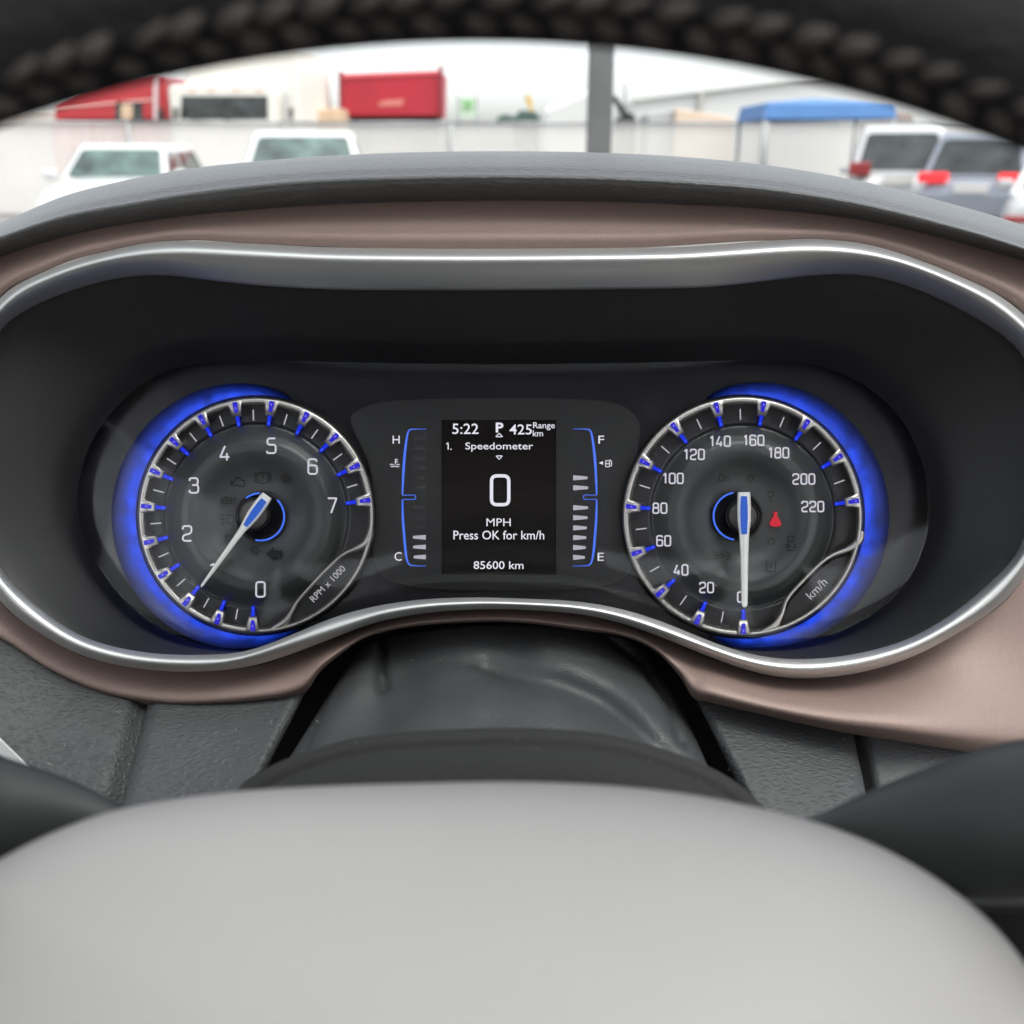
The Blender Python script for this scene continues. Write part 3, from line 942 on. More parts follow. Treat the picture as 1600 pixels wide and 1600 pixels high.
# unlit telltales (left dial) as thin dark print
def icon(d, c, lst, sw=1.6, mat=None, name='telltale'):
    return strokes(name, lst, sw, mat or M['icon'], d, c)
icon(tach, LC, [([(362, 756), (366, 751), (369, 747), (375, 747), (379, 751), (382, 751), (382, 760), (376, 760), (371, 758), (366, 759), (362, 756)], False), ([(361, 750), (361, 758)], False), ([(367, 746), (374, 746)], False)])
icon(tach, LC, [(arc(410.5, 746.5, 9, 0, 360, 24), True), (arc(410.5, 746.5, 12.5, 140, 220, 8), False), (arc(410.5, 746.5, 12.5, -40, 40, 8), False), ([(410.5, 741), (410.5, 748)], False), ([(410.5, 750), (410.5, 752)], False)], 1.4)
fan('telltale', arc(445.5, 746.5, 7.4, 0, 360, 24)[:-1], face_w(83) + .0003, M['icon'], tach, .0002)
icon(tach, LC, [(arc(354, 782, 5.5, 0, 360, 20), True), (arc(354, 782, 8.5, 140, 220, 8), False), (arc(354, 782, 8.5, -40, 40, 8), False), ([(352.5, 785), (352.5, 779), (355.5, 779), (355.5, 782), (352.5, 782)], False), ([(367, 777), (367, 784)], False), ([(367, 786), (367, 788)], False)], 1.3)
icon(tach, LC, [([(355, 805), (359, 805)] + arc(359, 811.5, 6.5, 90, -90, 10) + [(355, 818), (355, 805)], False), ([(344, 806), (352, 804)], False), ([(344, 812), (352, 810)], False), ([(344, 818), (352, 816)], False), ([(347, 803), (349, 820)], False)], 1.2)
icon(tach, LC, [(arc(357, 840, 5, 20, 300, 12), False)], 1.2)
icon(tach, LC, [(arc(397, 861, 6.5, -70, 120, 12), False), ([(392, 858), (399, 866)], False)], 1.3)
fan('telltale', [(415.5, 865), (427.5, 854.5), (427.5, 860), (439.5, 860), (439.5, 871), (427.5, 871), (427.5, 876.5)], face_w(84) + .0002, M['icon'], tach, .0003)
# right dial, fainter group
icon(speedo, RC, [([(1124, 742), (1128, 742)] + arc(1128, 747, 5, 90, -90, 8) + [(1124, 752), (1124, 742)], False), ([(1136, 744), (1140, 744)], False), ([(1136, 750), (1140, 750)], False)], 1.1)
icon(speedo, RC, [(arc(1172, 748, 5, 0, 360, 16), True)], 1.0)
icon(speedo, RC, [([(1114, 868), (1124, 868)], False), ([(1115, 862), (1122, 865)], False), ([(1115, 874), (1122, 871)], False), ([(1134, 868), (1142, 868)], False), ([(1135, 862), (1141, 865)], False), ([(1135, 874), (1141, 871)], False), (arc(1126, 868, 4, -90, 90, 6), False)], 1.2)
icon(speedo, RC, [([(1230, 838), (1241, 838), (1240, 846), (1231, 846), (1230, 838)], False), ([(1228, 850), (1234, 853), (1230, 857)], False), ([(1240, 850), (1244, 853), (1240, 857)], False), ([(1230, 860), (1242, 860)], False)], 1.5)
icon(speedo, RC, [([(1198, 876), (1198, 893), (1212, 893), (1212, 876)], False), ([(1205, 880), (1205, 888)], False)], 1.2)
icon(speedo, RC, [(arc(1205, 846, 5, 0, 360, 12), True)], 1.0)
icon(speedo, RC, [(arc(1204, 772, 4.5, 0, 360, 12), True), ([(1204, 778), (1204, 784)], False)], 1.0)
# red seat-belt reminder, lit
rb = [(1203.5, 820.5), (1203, 817), (1206, 811), (1209, 807), (1212, 806), (1215.5, 808), (1218.5, 813), (1221, 818), (1220, 821), (1214, 823), (1208, 823)]
o = fan('seat_belt_telltale', rb, face_w(54) + .0010, M['red'], speedo, .0002)
o = fan('seat_belt_telltale', arc(1211.8, 802.8, 3.3, 0, 360, 16)[:-1], face_w(54) + .0010, M['red'], speedo, .0002)

# display surround and screen
SUR = [(548, 660), (562, 640), (595, 629), (660, 624), (785, 622), (905, 624), (960, 630), (988, 645), (1000, 670), (994, 720), (990, 800), (990, 860), (982, 897), (955, 912), (900, 920), (785, 922), (680, 920), (625, 912), (596, 900), (582, 860), (584, 800), (578, 730)]
sl_ = cr(SUR, 6, True)
fan('display_surround', sl_, -.0012, M['surround'], clu, .002, c=(785, 775))
q = [(690, 656), (872, 656), (872, 898), (690, 898)]
screen = fan('screen', q, -.0006, M['screen'], clu, .0004)
# raised hairline frame right of the screen
b = MB()
for (a, c, wd_) in (((870.5, 657), (870.5, 900), .35),):
    b.tube([P(a[0], a[1], -.0004), P(c[0], c[1], -.0004)], .00012, 6)
b.build('screen_edge', pmat('edge', (.16, .15, .14), .4), clu)
SW = .0
def st_(txt, cx, cy, w_, h_, bold=.006):
    return text(txt, cx, cy, w_, h_, SW, M['screen_text'], screen, 0, bold)
st_('5:22', 727.2, 670, 41, 16.5)
st_('P', 780.6, 668, 12, 15.5, .03)
st_('425', 813.5, 671, 35, 16)
st_('Range', 850, 666, 34, 12.5)
st_('km', 840.5, 677, 16, 9.5)
strokes('digit', [([(697.2, 694.2), (700.3, 691.6), (700.3, 702.6)], False), ([(704.6, 701), (704.6, 702.8)], False)], 1.7, M['screen_text'], screen, wf=-.0004)
st_('Speedometer', 780, 698.5, 106, 14.5)
st_('MPH', 779, 816, 38, 12, .0)
st_('Press OK for km/h', 779.4, 836, 142, 14)
st_('85600 km', 779, 883, 78, 12.5)
def wf0(r): return 0
strokes('digit', [(rounded([(768, 743.5), (795, 743.5), (795, 788.5), (768, 788.5)], 8.5, True)[:-1], True)], 5.2, M['screen_text'], screen, wf=-.0004)
strokes('arrow', [([(774.6, 682.3), (785.4, 682.3), (780, 677)], True)], 1.5, M['screen_text'], screen, wf=-.0004)
strokes('arrow', [([(775, 712.3), (785, 712.3), (780, 717.8)], True)], 1.5, M['screen_text'], screen, wf=-.0004)

z2 = lambda x, y: (540 + x / 3.404, 600 + y / 3.404)
def bracket(parent, mir):
    """blue outline of a bar gauge: thick in the bow, thin at its ends"""
    L = [(428, 240, 3), (380, 240, 4), (348, 242, 7), (332, 258, 9), (322, 310, 12), (312, 400, 14), (306, 500, 12), (303, 575, 9), (306, 590, 5), (335, 591, 4), (368, 591, 4), (372, 602, 5), (368, 613, 4), (335, 614, 4), (306, 615, 5), (303, 630, 9), (305, 720, 12), (312, 810, 13), (320, 900, 12), (330, 945, 9), (345, 963, 7), (380, 967, 4), (428, 968, 3)]
    if mir: L = [(1638 - x, y, w_) for x, y, w_ in L]
    L = cr(L, 6)
    vs, fs = [], []
    for i, (x, y, w_) in enumerate(L):
        a = Vector(L[max(0, i - 1)][:2]); c = Vector(L[min(len(L) - 1, i + 1)][:2])
        t = (c - a).normalized(); nn = Vector((-t.y, t.x)) * w_ / 2
        vs.append((*z2(x + nn.x, y + nn.y), 0)); vs.append((*z2(x - nn.x, y - nn.y), 0))
    for i in range(len(L) - 1):
        fs.append((2 * i, 2 * i + 1, 2 * i + 3, 2 * i + 2))
    return flat('gauge_outline', vs, fs, -.0010, M['blue_line'], parent)
# each gauge: a thin backing strip is the part, marks are its sub-parts
cool = fan('coolant_gauge', [z2(330, 250), z2(430, 250), z2(430, 962), z2(335, 962)], -.0010, M['surround'], clu, .0002)
fuel = fan('fuel_gauge', [z2(1208, 250), z2(1308, 250), z2(1303, 962), z2(1208, 962)], -.0010, M['surround'], clu, .0002)
bracket(cool, False); bracket(fuel, True)
def gbar(parent, x0, x1, y, left):
    h0, h1 = (7, 13) if left else (14, 7)
    pts = [z2(x0, y - h0), z2(x0 + 4 if left else x0, y - h0 - (1 if left else 0)), z2(x1, y - h1), z2(x1, y + h1), z2(x0, y + h0)]
    pts = [z2(x0, y - h0), z2(x1, y - h1), z2(x1, y + h1), z2(x0, y + h0)]
    pts = rounded(pts, .8, True, 2)[:-1]
    vs = [(x, y_, 0) for x, y_ in pts]
    return flat('bar', vs, [tuple(range(len(vs)))], -.0009, M['bar'], parent)
for y, x0 in ((815, 358), (867, 359), (920, 362)):
    gbar(cool, x0, 427, y, True)
for y, x1 in ((499, 1287), (552, 1290), (658, 1289), (711, 1287), (765, 1283), (817, 1280), (870, 1277), (922, 1273)):
    gbar(fuel, 1210, x1, y, False)
M['dim_bar'] = pmat('unlit_bar', (.028, .028, .029), .5)
for y in (290, 342, 395, 447, 499, 552, 658, 711, 763):
    pts = [z2(360, y - 8), z2(427, y - 13), z2(427, y + 13), z2(360, y + 8)]
    flat('unlit_bar', [(x, y_, 0) for x, y_ in pts], [(0, 1, 2, 3)], -.0010, M['dim_bar'], cool)
text('H', 619, 687, 11, 12.5, -.0006, M['screen_text'], cool)
number('0', 0, 0, 1, 1, 0, .1, M['bar'], cool) if False else None
text('C', 622, 869.5, 11, 13.5, -.0006, M['screen_text'], cool)
text('F', 939.5, 687, 9, 12.5, -.0006, M['screen_text'], fuel)
text('E', 938.6, 870, 9.5, 12.5, -.0006, M['screen_text'], fuel)
strokes('coolant_symbol', [([z2(265, 398), z2(265, 428)], False), ([z2(266, 402), z2(278, 402)], False), ([z2(266, 414), z2(278, 414)], False), ([z2(236, 430), z2(247, 426), z2(256, 430)], False), ([z2(272, 430), z2(281, 426), z2(288, 430)], False), ([z2(240, 440), z2(262, 437), z2(285, 440)], False)], 1.3, M['screen_text'], cool, wf=-.0010)
strokes('fuel_symbol', [([z2(1383, 408), z2(1403, 408), z2(1403, 440), z2(1383, 440)], True), ([z2(1386, 424), z2(1400, 424)], False), ([z2(1405, 402), z2(1414, 412), z2(1414, 436), z2(1407, 436)], False)], 1.3, M['screen_text'], fuel, wf=-.0010)
flat('fuel_arrow', [(*z2(1347, 420), 0), (*z2(1369, 410), 0), (*z2(1369, 430), 0)], [(0, 1, 2)], -.0010, M['screen_text'], fuel)
# lens over the whole cluster
rows = []
for s in (1.005, .97, .9, .8, .65, .5, .35, .2, .05, .001):
    rows.append([P(CX + (x - CX) * s, CY + (y - CY) * s, .0165 + .004 * (1 - s * s)) for x, y in pLE])
grid('lens', rows, M['lens'], clu, closed=True)

# ================================================================== cabin shell (around and behind the camera)
cab = tag(empty('car_cabin', (0, -.5, .5)), 'dark car cabin with windscreen framing the view over the dashboard', 'car cabin')
b = MB()
N_ = 10
rows = []
for i in range(N_ + 1):
    t = i / N_
    y = 1.10 - .80 * t; z = 1.27 + .70 * t + .05 * math.sin(math.pi * t)
    rows.append([Vector((-.80 + 2.05 * k / 20, y - .10 * abs(k / 10 - 1) ** 2, z)) for k in range(21)])
grid('windshield', rows, M['windshield'], cab)
for (ya, yb) in ((.24, .32), (-2.4, -1.25)):
    b = MB(); b.box((-.80, ya, 2.0), (1.25, yb, 2.06)); b.build('roof', M['headliner'], cab, bevel=.01)
for (xa_, xb_) in ((-.80, -.62), (1.07, 1.25)):
    b = MB(); b.box((xa_, -1.25, 2.0), (xb_, .24, 2.06)); b.build('roof', M['headliner'], cab, bevel=.01)
b = MB(); b.box((-.62, -1.25, 2.03), (1.07, .24, 2.036)); b.build('added_roof_glass', M['windshield'], cab)  # unseen roof glass, added to let more light onto pad and trim
for sx, x0, x1 in ((-1, -.86, -.80), (1, 1.25, 1.31)):
    b = MB(); b.box((x0, -1.2, .35), (x1, .95, 1.22)); b.build('door_panel', M['cabin'], cab, bevel=.01)
    b = MB()
    b.tube([(x0 + .03, 1.05, 1.24), (x0 + .03, .25, 2.0)], .04, 8)
    b.build('pillar', M['cabin'], cab, smooth=True)
    b = MB(); b.box((x0, -.85, 1.22), (x1, -.65, 2.0)); b.build('pillar', M['cabin'], cab, bevel=.01)
b = MB(); b.box((-.32, -.55, .75), (.28, -.42, 1.42)); b.box((-.14, -.55, 1.44), (.12, -.45, 1.66))
b.build('seat', M['cabin'], cab, bevel=.04, seg=3)
b = MB(); b.box((-.80, -2.4, .32), (1.25, .95, .36)); b.build('cabin_floor', M['floor'], cab)

# ================================================================== yard outside
M['white_paint'] = pmat('white_paint', (.50, .50, .50), .35, coat=.6)
M['silver_paint'] = pmat('silver_paint', (.26, .28, .32), .35, metal=.4, coat=.6)
M['red_paint'] = pmat('red_paint', (.38, .015, .022), .35, coat=.4, var=.08, vscale=1.2)
M['red_steel'] = pmat('red_steel', (.33, .006, .018), .5, var=.18, vscale=.9)
M['cream'] = pmat('cream_paint', (.60, .575, .52), .45)
M['carglass'] = pmat('car_glass', (.05, .08, .07), .08, spec=.8, var=.85, vscale=2.2)  # strong colour noise stands in for mottled reflections
M['darkglass'] = pmat('dark_glass', (.03, .035, .035), .12, spec=.6, var=.8, vscale=2.5)  # blotches painted into the colour in place of reflections
M['tyre'] = pmat('tyre', (.02, .02, .02), .8)
M['alloy'] = pmat('alloy', (.5, .5, .5), .35, metal=.8)
M['black'] = pmat('black_plastic', (.03, .03, .03), .6)
M['lamp_clear'] = pmat('headlamp', (.65, .68, .70), .12, coat=.8)
M['lamp_red'] = pmat('tail_lamp', (.25, .02, .02), .2, coat=.8)
M['lamp_lit'] = pmat('tail_lamp_lit', (.6, .02, .02), .2, emit=(1.0, .04, .06), estr=.9)
M['slat'] = pmat('fence_slat', (.62, .595, .56), .6, var=.06, vscale=.5)
M['galv'] = pmat('galvanised', (.28, .29, .29), .5, metal=.4)
M['pole'] = pmat('painted_steel_post', (.10, .10, .10), .6, var=.15, vscale=3)
M['blue_fabric'] = pmat('blue_canvas', (.065, .17, .38), .7, var=.06, vscale=2)
M['wall_sheet'] = pmat('metal_cladding', (.52, .52, .50), .6)
M['roof_edge'] = pmat('roof_edge', (.40, .40, .38), .6)
M['yellow'] = pmat('yellow_plant', (.55, .34, .06), .5)
M['green_dark'] = pmat('dark_green', (.05, .09, .07), .6)
M['timber'] = pmat('timber', (.50, .36, .24), .8, var=.15, vscale=2)

def quad_pane(c, m0, m1, m2, m3, off, th, name, mat, parent):
    """pane on quad c (4 corners ccw seen from outside), margins left,right,bottom,top"""
    c = [Vector(x) for x in c]
    nrm = (c[1] - c[0]).cross(c[3] - c[0]).normalized()
    def at(u, v): return (c[0] * (1 - u) + c[1] * u) * (1 - v) + (c[3] * (1 - u) + c[2] * u) * v
    pts = rounded([(m0, m2), (1 - m1, m2), (1 - m1, 1 - m3), (m0, 1 - m3)], .07, True, 3)[:-1]
    n = len(pts)
    vs = [at(u, v) + nrm * off for u, v in pts] + [at(u, v) + nrm * (off - th) for u, v in pts]
    fs = [tuple(range(n))] + [(i, n + i, n + (i + 1) % n, (i + 1) % n) for i in range(n)]
    return mesh(name, vs, fs, mat, parent, smooth=False, bake=False)

def wheel_at(parent, x, y, r, side):
    b = MB()
    n = 24
    prof = [(r * .62, .10), (r * .93, .11), (r, .08), (r, -.08), (r * .93, -.11), (r * .62, -.10)]
    vs = []; fs = []
    for (rr, xx) in prof:
        for k in range(n):
            a = 2 * math.pi * k / n
            vs.append((x + xx, y + rr * math.cos(a), r + rr * math.sin(a)))
    for i in range(len(prof)):
        for k in range(n):
            k2 = (k + 1) % n; i2 = (i + 1) % len(prof)
            fs.append((i * n + k, i * n + k2, i2 * n + k2, i2 * n + k))
    wl = mesh('wheel', vs, fs, M['tyre'], parent, True, bake=False)
    b = MB()
    b.tube([(x - .07, y, r), (x + .07, y, r)], r * .12, 10)
    for k in range(5):
        a = 2 * math.pi * k / 5
        b.tube([(x + side * .07, y, r), (x + side * .07, y + r * .62 * math.cos(a), r + r * .62 * math.sin(a))], r * .09, 6)
    b.tube([(x + side * .02, y, r), (x + side * .05, y, r)], r * .60, 20)
    b.build('wheel_rim', M['alloy'], wl, bake=False)

def car(name, label, cat, paint, loc, rz, L=4.6, Wd=1.85, H=1.68, kind='suv', glass=None, lit=False, group=None, tz=None, lx=.52):
    root = tag(empty(name, loc, rz), label, cat, group)
    tz = tz or (.86 * H / 1.68, 1.04 * H / 1.68)
    glass = glass or M['carglass']
    hw = Wd / 2
    if kind == 'suv':
        prof = [(.5, .50, .60), (.495, .42, .72), (.47, .34, .88), (.40, .30, .98), (.30, .28, 1.04), (.19, .27, 1.09), (0, .26, 1.10), (-.2, .26, 1.11), (-.38, .27, 1.12), (-.46, .32, 1.10), (-.49, .42, 1.0), (-.5, .50, .80)]
        gb, gr, belt = (.215, -.475), (.05, -.405), 1.06
    elif kind == 'sedan':
        prof = [(.5, .48, .58), (.49, .38, .70), (.45, .30, .80), (.36, .26, .88), (.22, .25, .94), (0, .24, .97), (-.2, .24, 1.00), (-.34, .25, 1.03), (-.44, .30, 1.05), (-.485, .38, 1.02), (-.5, .48, .82)]
        gb, gr, belt = (.22, -.40), (.05, -.24), .95
    else:
        prof = [(.5, .55, .70), (.495, .45, .90), (.47, .40, 1.06), (.40, .38, 1.14), (.30, .36, 1.18), (.19, .35, 1.20), (0, .35, 1.20), (-.2, .35, 1.20), (-.40, .36, 1.20), (-.48, .42, 1.18), (-.5, .52, .95)]
        gb, gr, belt = (.20, -.16), (.08, -.12), 1.17
    NC = 20
    rows = []
    for (y, zb, zt) in prof:
        row = []
        end = smooth01((abs(y) - .36) / .14)
        hwy = hw * (1 - .13 * end)
        for k in range(NC + 1):
            a = math.pi * k / NC            # 0 right side ... pi left side
            cx_ = math.copysign(abs(math.cos(a)) ** .38, math.cos(a))
            sz = abs(math.sin(a)) ** .5
            row.append(Vector((hwy * cx_, y * L, zb + .12 + (zt - zb - .12) * sz)))
        row.insert(0, Vector((hwy * .93, y * L, zb))); row.append(Vector((-hwy * .93, y * L, zb)))
        rows.append(row)
    body = grid('body', rows, paint, root, bake=False, flip=False)
    n = len(rows[0])
    bm = bmesh.new(); bm.from_mesh(body.data); bm.verts.ensure_lookup_table()
    bm.faces.new([bm.verts[i] for i in range(n)]); bm.faces.new([bm.verts[(len(rows) - 1) * n + i] for i in range(n)][::-1])
    bmesh.ops.recalc_face_normals(bm, faces=bm.faces); bm.to_mesh(body.data); bm.free()
    # greenhouse
    bw, rw = hw - .08, hw - .26
    z0, z1_ = belt, H
    B = [Vector((-bw, gb[0] * L, z0 - .03)), Vector((bw, gb[0] * L, z0 - .03)), Vector((bw, gb[1] * L, z0)), Vector((-bw, gb[1] * L, z0))]
    T = [Vector((-rw, gr[0] * L, z1_ - .05)), Vector((rw, gr[0] * L, z1_ - .05)), Vector((rw, gr[1] * L, z1_ - .05)), Vector((-rw, gr[1] * L, z1_ - .05))]
    g_ = MB()
    mid = [p * .965 + Vector((0, sum(q.y for q in T) / 4, 0)) * .035 + Vector((0, 0, .05)) for p in T]
    for p in mid: p.z = z1_
    g_.add(B + T + mid, [(3, 2, 1, 0), (0, 1, 5, 4), (1, 2, 6, 5), (2, 3, 7, 6), (3, 0, 4, 7), (4, 5, 9, 8), (5, 6, 10, 9), (6, 7, 11, 10), (7, 4, 8, 11), (8, 9, 10, 11)])
    gh = g_.build('cabin', paint, root, bake=False, bevel=.11, seg=4)
    quad_pane([B[1], B[0], T[0], T[1]], .06, .06, .08, .08, .012, .03, 'windshield', glass, root)
    quad_pane([B[3], B[2], T[2], T[3]], .07, .07, .12, .10, .012, .03, 'rear_window', M['darkglass'], root)
    for s in (0, 1):
        qd = [B[2], B[1], T[1], T[2]] if s == 0 else [B[0], B[3], T[3], T[0]]
        qd = [B[1], B[2], T[2], T[1]][::1] if s == 0 else [B[3], B[0], T[0], T[3]]
        fix = [qd[1], qd[0], qd[3], qd[2]]
        nrm = (fix[1] - fix[0]).cross(fix[3] - fix[0])
        if nrm.x * (1 if s == 0 else -1) < 0: fix = qd
        cuts = [(0, .33), (.33, .66), (.66, 1)] if kind == 'suv' else [(0, .5), (.5, 1)]
        for (u0, u1) in cuts:
            f2 = [fix[0].lerp(fix[1], u0), fix[0].lerp(fix[1], u1), fix[3].lerp(fix[2], u1), fix[3].lerp(fix[2], u0)]
            quad_pane(f2, .07, .07, .08, .14, .012, .03, 'side_window', glass if u0 > .1 else glass, root)
    zs = prof[0][2]
    # front: grille, lamps, bumper
    b = MB(); b.box((-.42, L * .485, .50), (.42, L * .505, .50 + .22)); b.build('grille', M['black'], root, bake=False, bevel=.02)
    b = MB(); b.box((-hw * .8, L * .480, .32), (hw * .8, L * .504, .42)); b.build('bumper_intake', M['black'], root, bake=False, bevel=.02)
    for s in (-1, 1):
        b = MB(); b.box((s * hw * .50, L * .455, .66 * H / 1.68), (s * hw * .87, L * .497, .80 * H / 1.68)); b.build('headlight', M['lamp_clear'], root, bake=False, bevel=.03)
        b = MB(); b.box((s * hw * lx, -L * .505, tz[0]), (s * hw * .92, -L * .455, tz[1])); b.build('tail_light', M['lamp_lit'] if lit else M['lamp_red'], root, bake=False, bevel=.03)
        b = MB(); b.box((s * (hw - .02), gb[0] * L - .22, belt - .02), (s * (hw + .20), gb[0] * L - .10, belt + .14)); b.build('mirror', paint, root, bake=False, bevel=.04)
    b = MB(); b.box((-.26, -L * .506, .80 * H / 1.68), (.26, -L * .49, .93 * H / 1.68)); b.build('plate', M['slat'], root, bake=False, bevel=.005)
    b = MB(); b.box((-hw * .8, -L * .504, .34), (hw * .8, -L * .48, .50)); b.build('rear_bumper', M['black'], root, bake=False, bevel=.03)
    r = .34 if kind != 'pickup' else .40
    for s in (-1, 1):
        for yy in (.32, -.30):
            wheel_at(root, s * (hw - .10), yy * L, r, s)
    return root

GRP = 'cars parked in the yard'
car('parked_car', 'white SUV facing the camera beside the fence, leftmost parked vehicle', 'car', M['white_paint'], (WX(156, 17.6), 18.8, 0), R(184), 4.4, 1.95, 1.60, 'suv', group=GRP)
car('parked_car', 'white pickup with pale green windscreen parked below the white box truck', 'pickup truck', M['white_paint'], (WX(464, 17.6), 18.4, 0), R(186), 5.2, 2.12, 1.80, 'pickup', group=GRP)
car('parked_car', 'white SUV seen from behind with dark rear window beside the silver car', 'car', M['white_paint'], (WX(1408, 19.4) + .73, 21.5, 0), R(-19), 4.5, 1.88, 1.92, 'suv', M['darkglass'], group=GRP, tz=(1.06, 1.30))
car('parked_car', 'silver car seen from behind with its red tail lights lit', 'car', M['silver_paint'], (WX(1526, 17.3) + 1.26, 19.2, 0), R(-34), 4.5, 1.82, 1.78, 'suv', M['darkglass'], lit=True, group=GRP, tz=(1.00, 1.16), lx=.42)
car('parked_car', 'white car cut off by the right edge of the view', 'car', M['white_paint'], (WX(1702, 13.2) + 1.02, 15.2, 0), R(-27), 4.5, 1.82, 1.50, 'sedan', M['darkglass'], group=GRP, tz=(.62, .72))

# fence of white slats in chain link, with grey posts and top rail
FY = 26.0
fz = WZ(192, FY)
fence = tag(empty('slatted_fence', (0, FY, 0)), 'long fence of off-white vertical privacy slats with grey posts and rail', 'fence')
xs = [WX(p, FY) for p in (-420, -110, 205, 450, 705, 945, 1195, 1450, 1700, 2000)]
for x in xs:
    b = MB(); b.tube([(x, FY - .06, 0), (x, FY - .06, fz + .03)], .045, 10)
    b.tube([(x, FY - .06, fz + .03), (x, FY - .06, fz + .09)], [.05, .01], 10)
    b.build('post', M['galv'], fence, smooth=True)
for x0, x1 in zip(xs, xs[1:]):
    b = MB(); b.tube([(x0 + .045, FY - .06, fz), (x1 - .045, FY - .06, fz)], .03, 8); b.build('top_rail', M['galv'], fence, smooth=True)
    b = MB(); x = x0 + .03
    while x < x1 - .05:
        h = fz - .02 + random.uniform(-.02, .05)
        b.box((x, FY - .012 + random.uniform(-.006, .006), .05), (x + .055, FY + random.uniform(.0, .012), h))
        x += .075
    o = b.build('slats', M['slat'], fence); o['kind'] = 'stuff'

# steel post in front
b = MB()
px0, px1 = WX(918, 9.2), WX(956, 9.2)
b.box((px0, 9.2, 0), (px1, 9.2 + (px1 - px0), 4.2))
sp = b.build('steel_post', M['pole'], bevel=.012)
tag(sp, 'dark grey square steel post standing in the yard right of centre', 'post')

# blue canopy tent
TY = 22.5
tent = tag(empty('canopy_tent', (WX(1290, TY), TY + 1.2, 0)), 'blue canopy tent with grey legs in front of the slatted fence', 'tent')
xa, xb = WX(1188, TY), WX(1396, TY)
zt, ze = WZ(152, TY), WZ(165, TY)
b = MB()
v_ = [(xa, TY, WZ(186, TY)), (xb, TY, WZ(184, TY)), (xb, TY + 2.6, WZ(184, TY)), (xa, TY + 2.6, WZ(186, TY)),
      (xa + .06, TY + .03, WZ(160, TY)), (xb - .06, TY + .03, WZ(160, TY)), (xb - .06, TY + 2.57, WZ(160, TY)), (xa + .06, TY + 2.57, WZ(160, TY)),
      ((xa + xb) / 2, TY + 1.3, WZ(149, TY))]
b.add(v_, [(0, 1, 5, 4), (1, 2, 6, 5), (2, 3, 7, 6), (3, 0, 4, 7), (4, 5, 8), (5, 6, 8), (6, 7, 8), (7, 4, 8)])
b.build('canopy', M['blue_fabric'], tent, bevel=.03)
for (x, y) in ((xa + .05, TY + .05), (xb - .05, TY + .05), (xa + .05, TY + 2.5), (xb - .05, TY + 2.5)):
    b = MB(); b.tube([(x, y, 0), (x, y, WZ(176, TY))], .04, 8); b.build('leg', M['galv'], tent, smooth=True)

# red lorry behind the fence on the left
def rt(name, Y, pts, depth, mat, parent=None, bev=.04):
    """slab with an outline given in metres x,z at distance Y"""
    b = MB(); n = len(pts)
    b.add([(x, Y, z) for x, z in pts] + [(x, Y + depth, z) for x, z in pts],
          [tuple(range(n))] + [tuple(range(2 * n - 1, n - 1, -1))] + [(i, n + i, n + (i + 1) % n, (i + 1) % n) for i in range(n)])
    o = b.build(name, mat, parent, bevel=bev); recalc(o); return o
def wp(Y, *pp): return [(W(x, y, Y).x, W(x, y, Y).z) for x, y in pp]
Y = 33.0
rl = tag(empty('red_lorry', (WX(170, Y), Y + 1, 0)), 'red lorry cab rising above the fence at the far left', 'truck')
rt('body', Y, wp(Y, (84, 188), (262, 188), (262, 150), (258, 118), (240, 112), (150, 128), (84, 160)) + [], 2.3, M['red_paint'], rl, .08)
rt('lower_body', Y + .05, [(WX(84, Y), .6), (WX(262, Y), .6), (WX(262, Y), WZ(190, Y)), (WX(84, Y), WZ(190, Y))], 2.2, M['red_paint'], rl)
rt('window', Y - .03, wp(Y, (180, 188), (224, 188), (222, 160), (182, 158)), .05, M['darkglass'], rl, .01)
rt('window_blind', Y - .06, wp(Y, (190, 186), (208, 186), (208, 163), (190, 163)), .02, M['timber'], rl, .005)
rt('side_stripe', Y - .03, wp(Y, (86, 166), (244, 154), (244, 156.5), (86, 169)), .03, pmat('stripe', (.75, .45, .40), .4), rl, .0)
rt('exhaust_stack', Y - .2, wp(Y, (243, 188), (249, 188), (249, 116), (243, 116)), .15, pmat('stack', (.75, .6, .6), .3, metal=.5), rl, .02)
rt('door_mirror', Y - .2, wp(Y, (250, 187), (258, 187), (258, 170), (250, 170)), .1, M['black'], rl, .02)
for x in (WX(110, Y), WX(230, Y)):
    b = MB(); b.tube([(x, Y - .05, .5), (x, Y + .3, .5)], .5, 20); b.build('wheel', M['tyre'], rl, smooth=False)

# white box truck
Y = 30.0
wt = tag(empty('box_truck', (WX(360, Y), Y + 3, 0)), 'tall white box truck with a wide dark windscreen behind the fence', 'truck')
rt('cab', Y, [(WX(272, Y), .7), (WX(430, Y), .7), (WX(430, Y), WZ(140, Y)), (WX(424, Y), WZ(132, Y)), (WX(278, Y), WZ(132, Y)), (WX(272, Y), WZ(140, Y))], 1.8, M['cream'], wt, .06)
rt('windshield', Y - .03, wp(Y, (282, 186), (419, 186), (418, 150), (284, 150)), .06, M['darkglass'], wt, .02)
rt('wiper', Y - .06, wp(Y, (300, 186), (340, 181), (341, 183), (301, 188)), .02, M['black'], wt, .0)
rt('wiper', Y - .06, wp(Y, (350, 186), (392, 181), (393, 183), (351, 188)), .02, M['black'], wt, .0)
rt('box_body', Y + 1.2, [(WX(278, Y), .9), (WX(461, Y), .9), (WX(458, Y), WZ(60, Y)), (WX(280, Y), WZ(60, Y))], 5.5, M['cream'], wt, .05)
rt('exhaust_stack', Y + .9, wp(Y, (433, 190), (438, 190), (438, 140), (433, 140)), .12, M['alloy'], wt, .02)
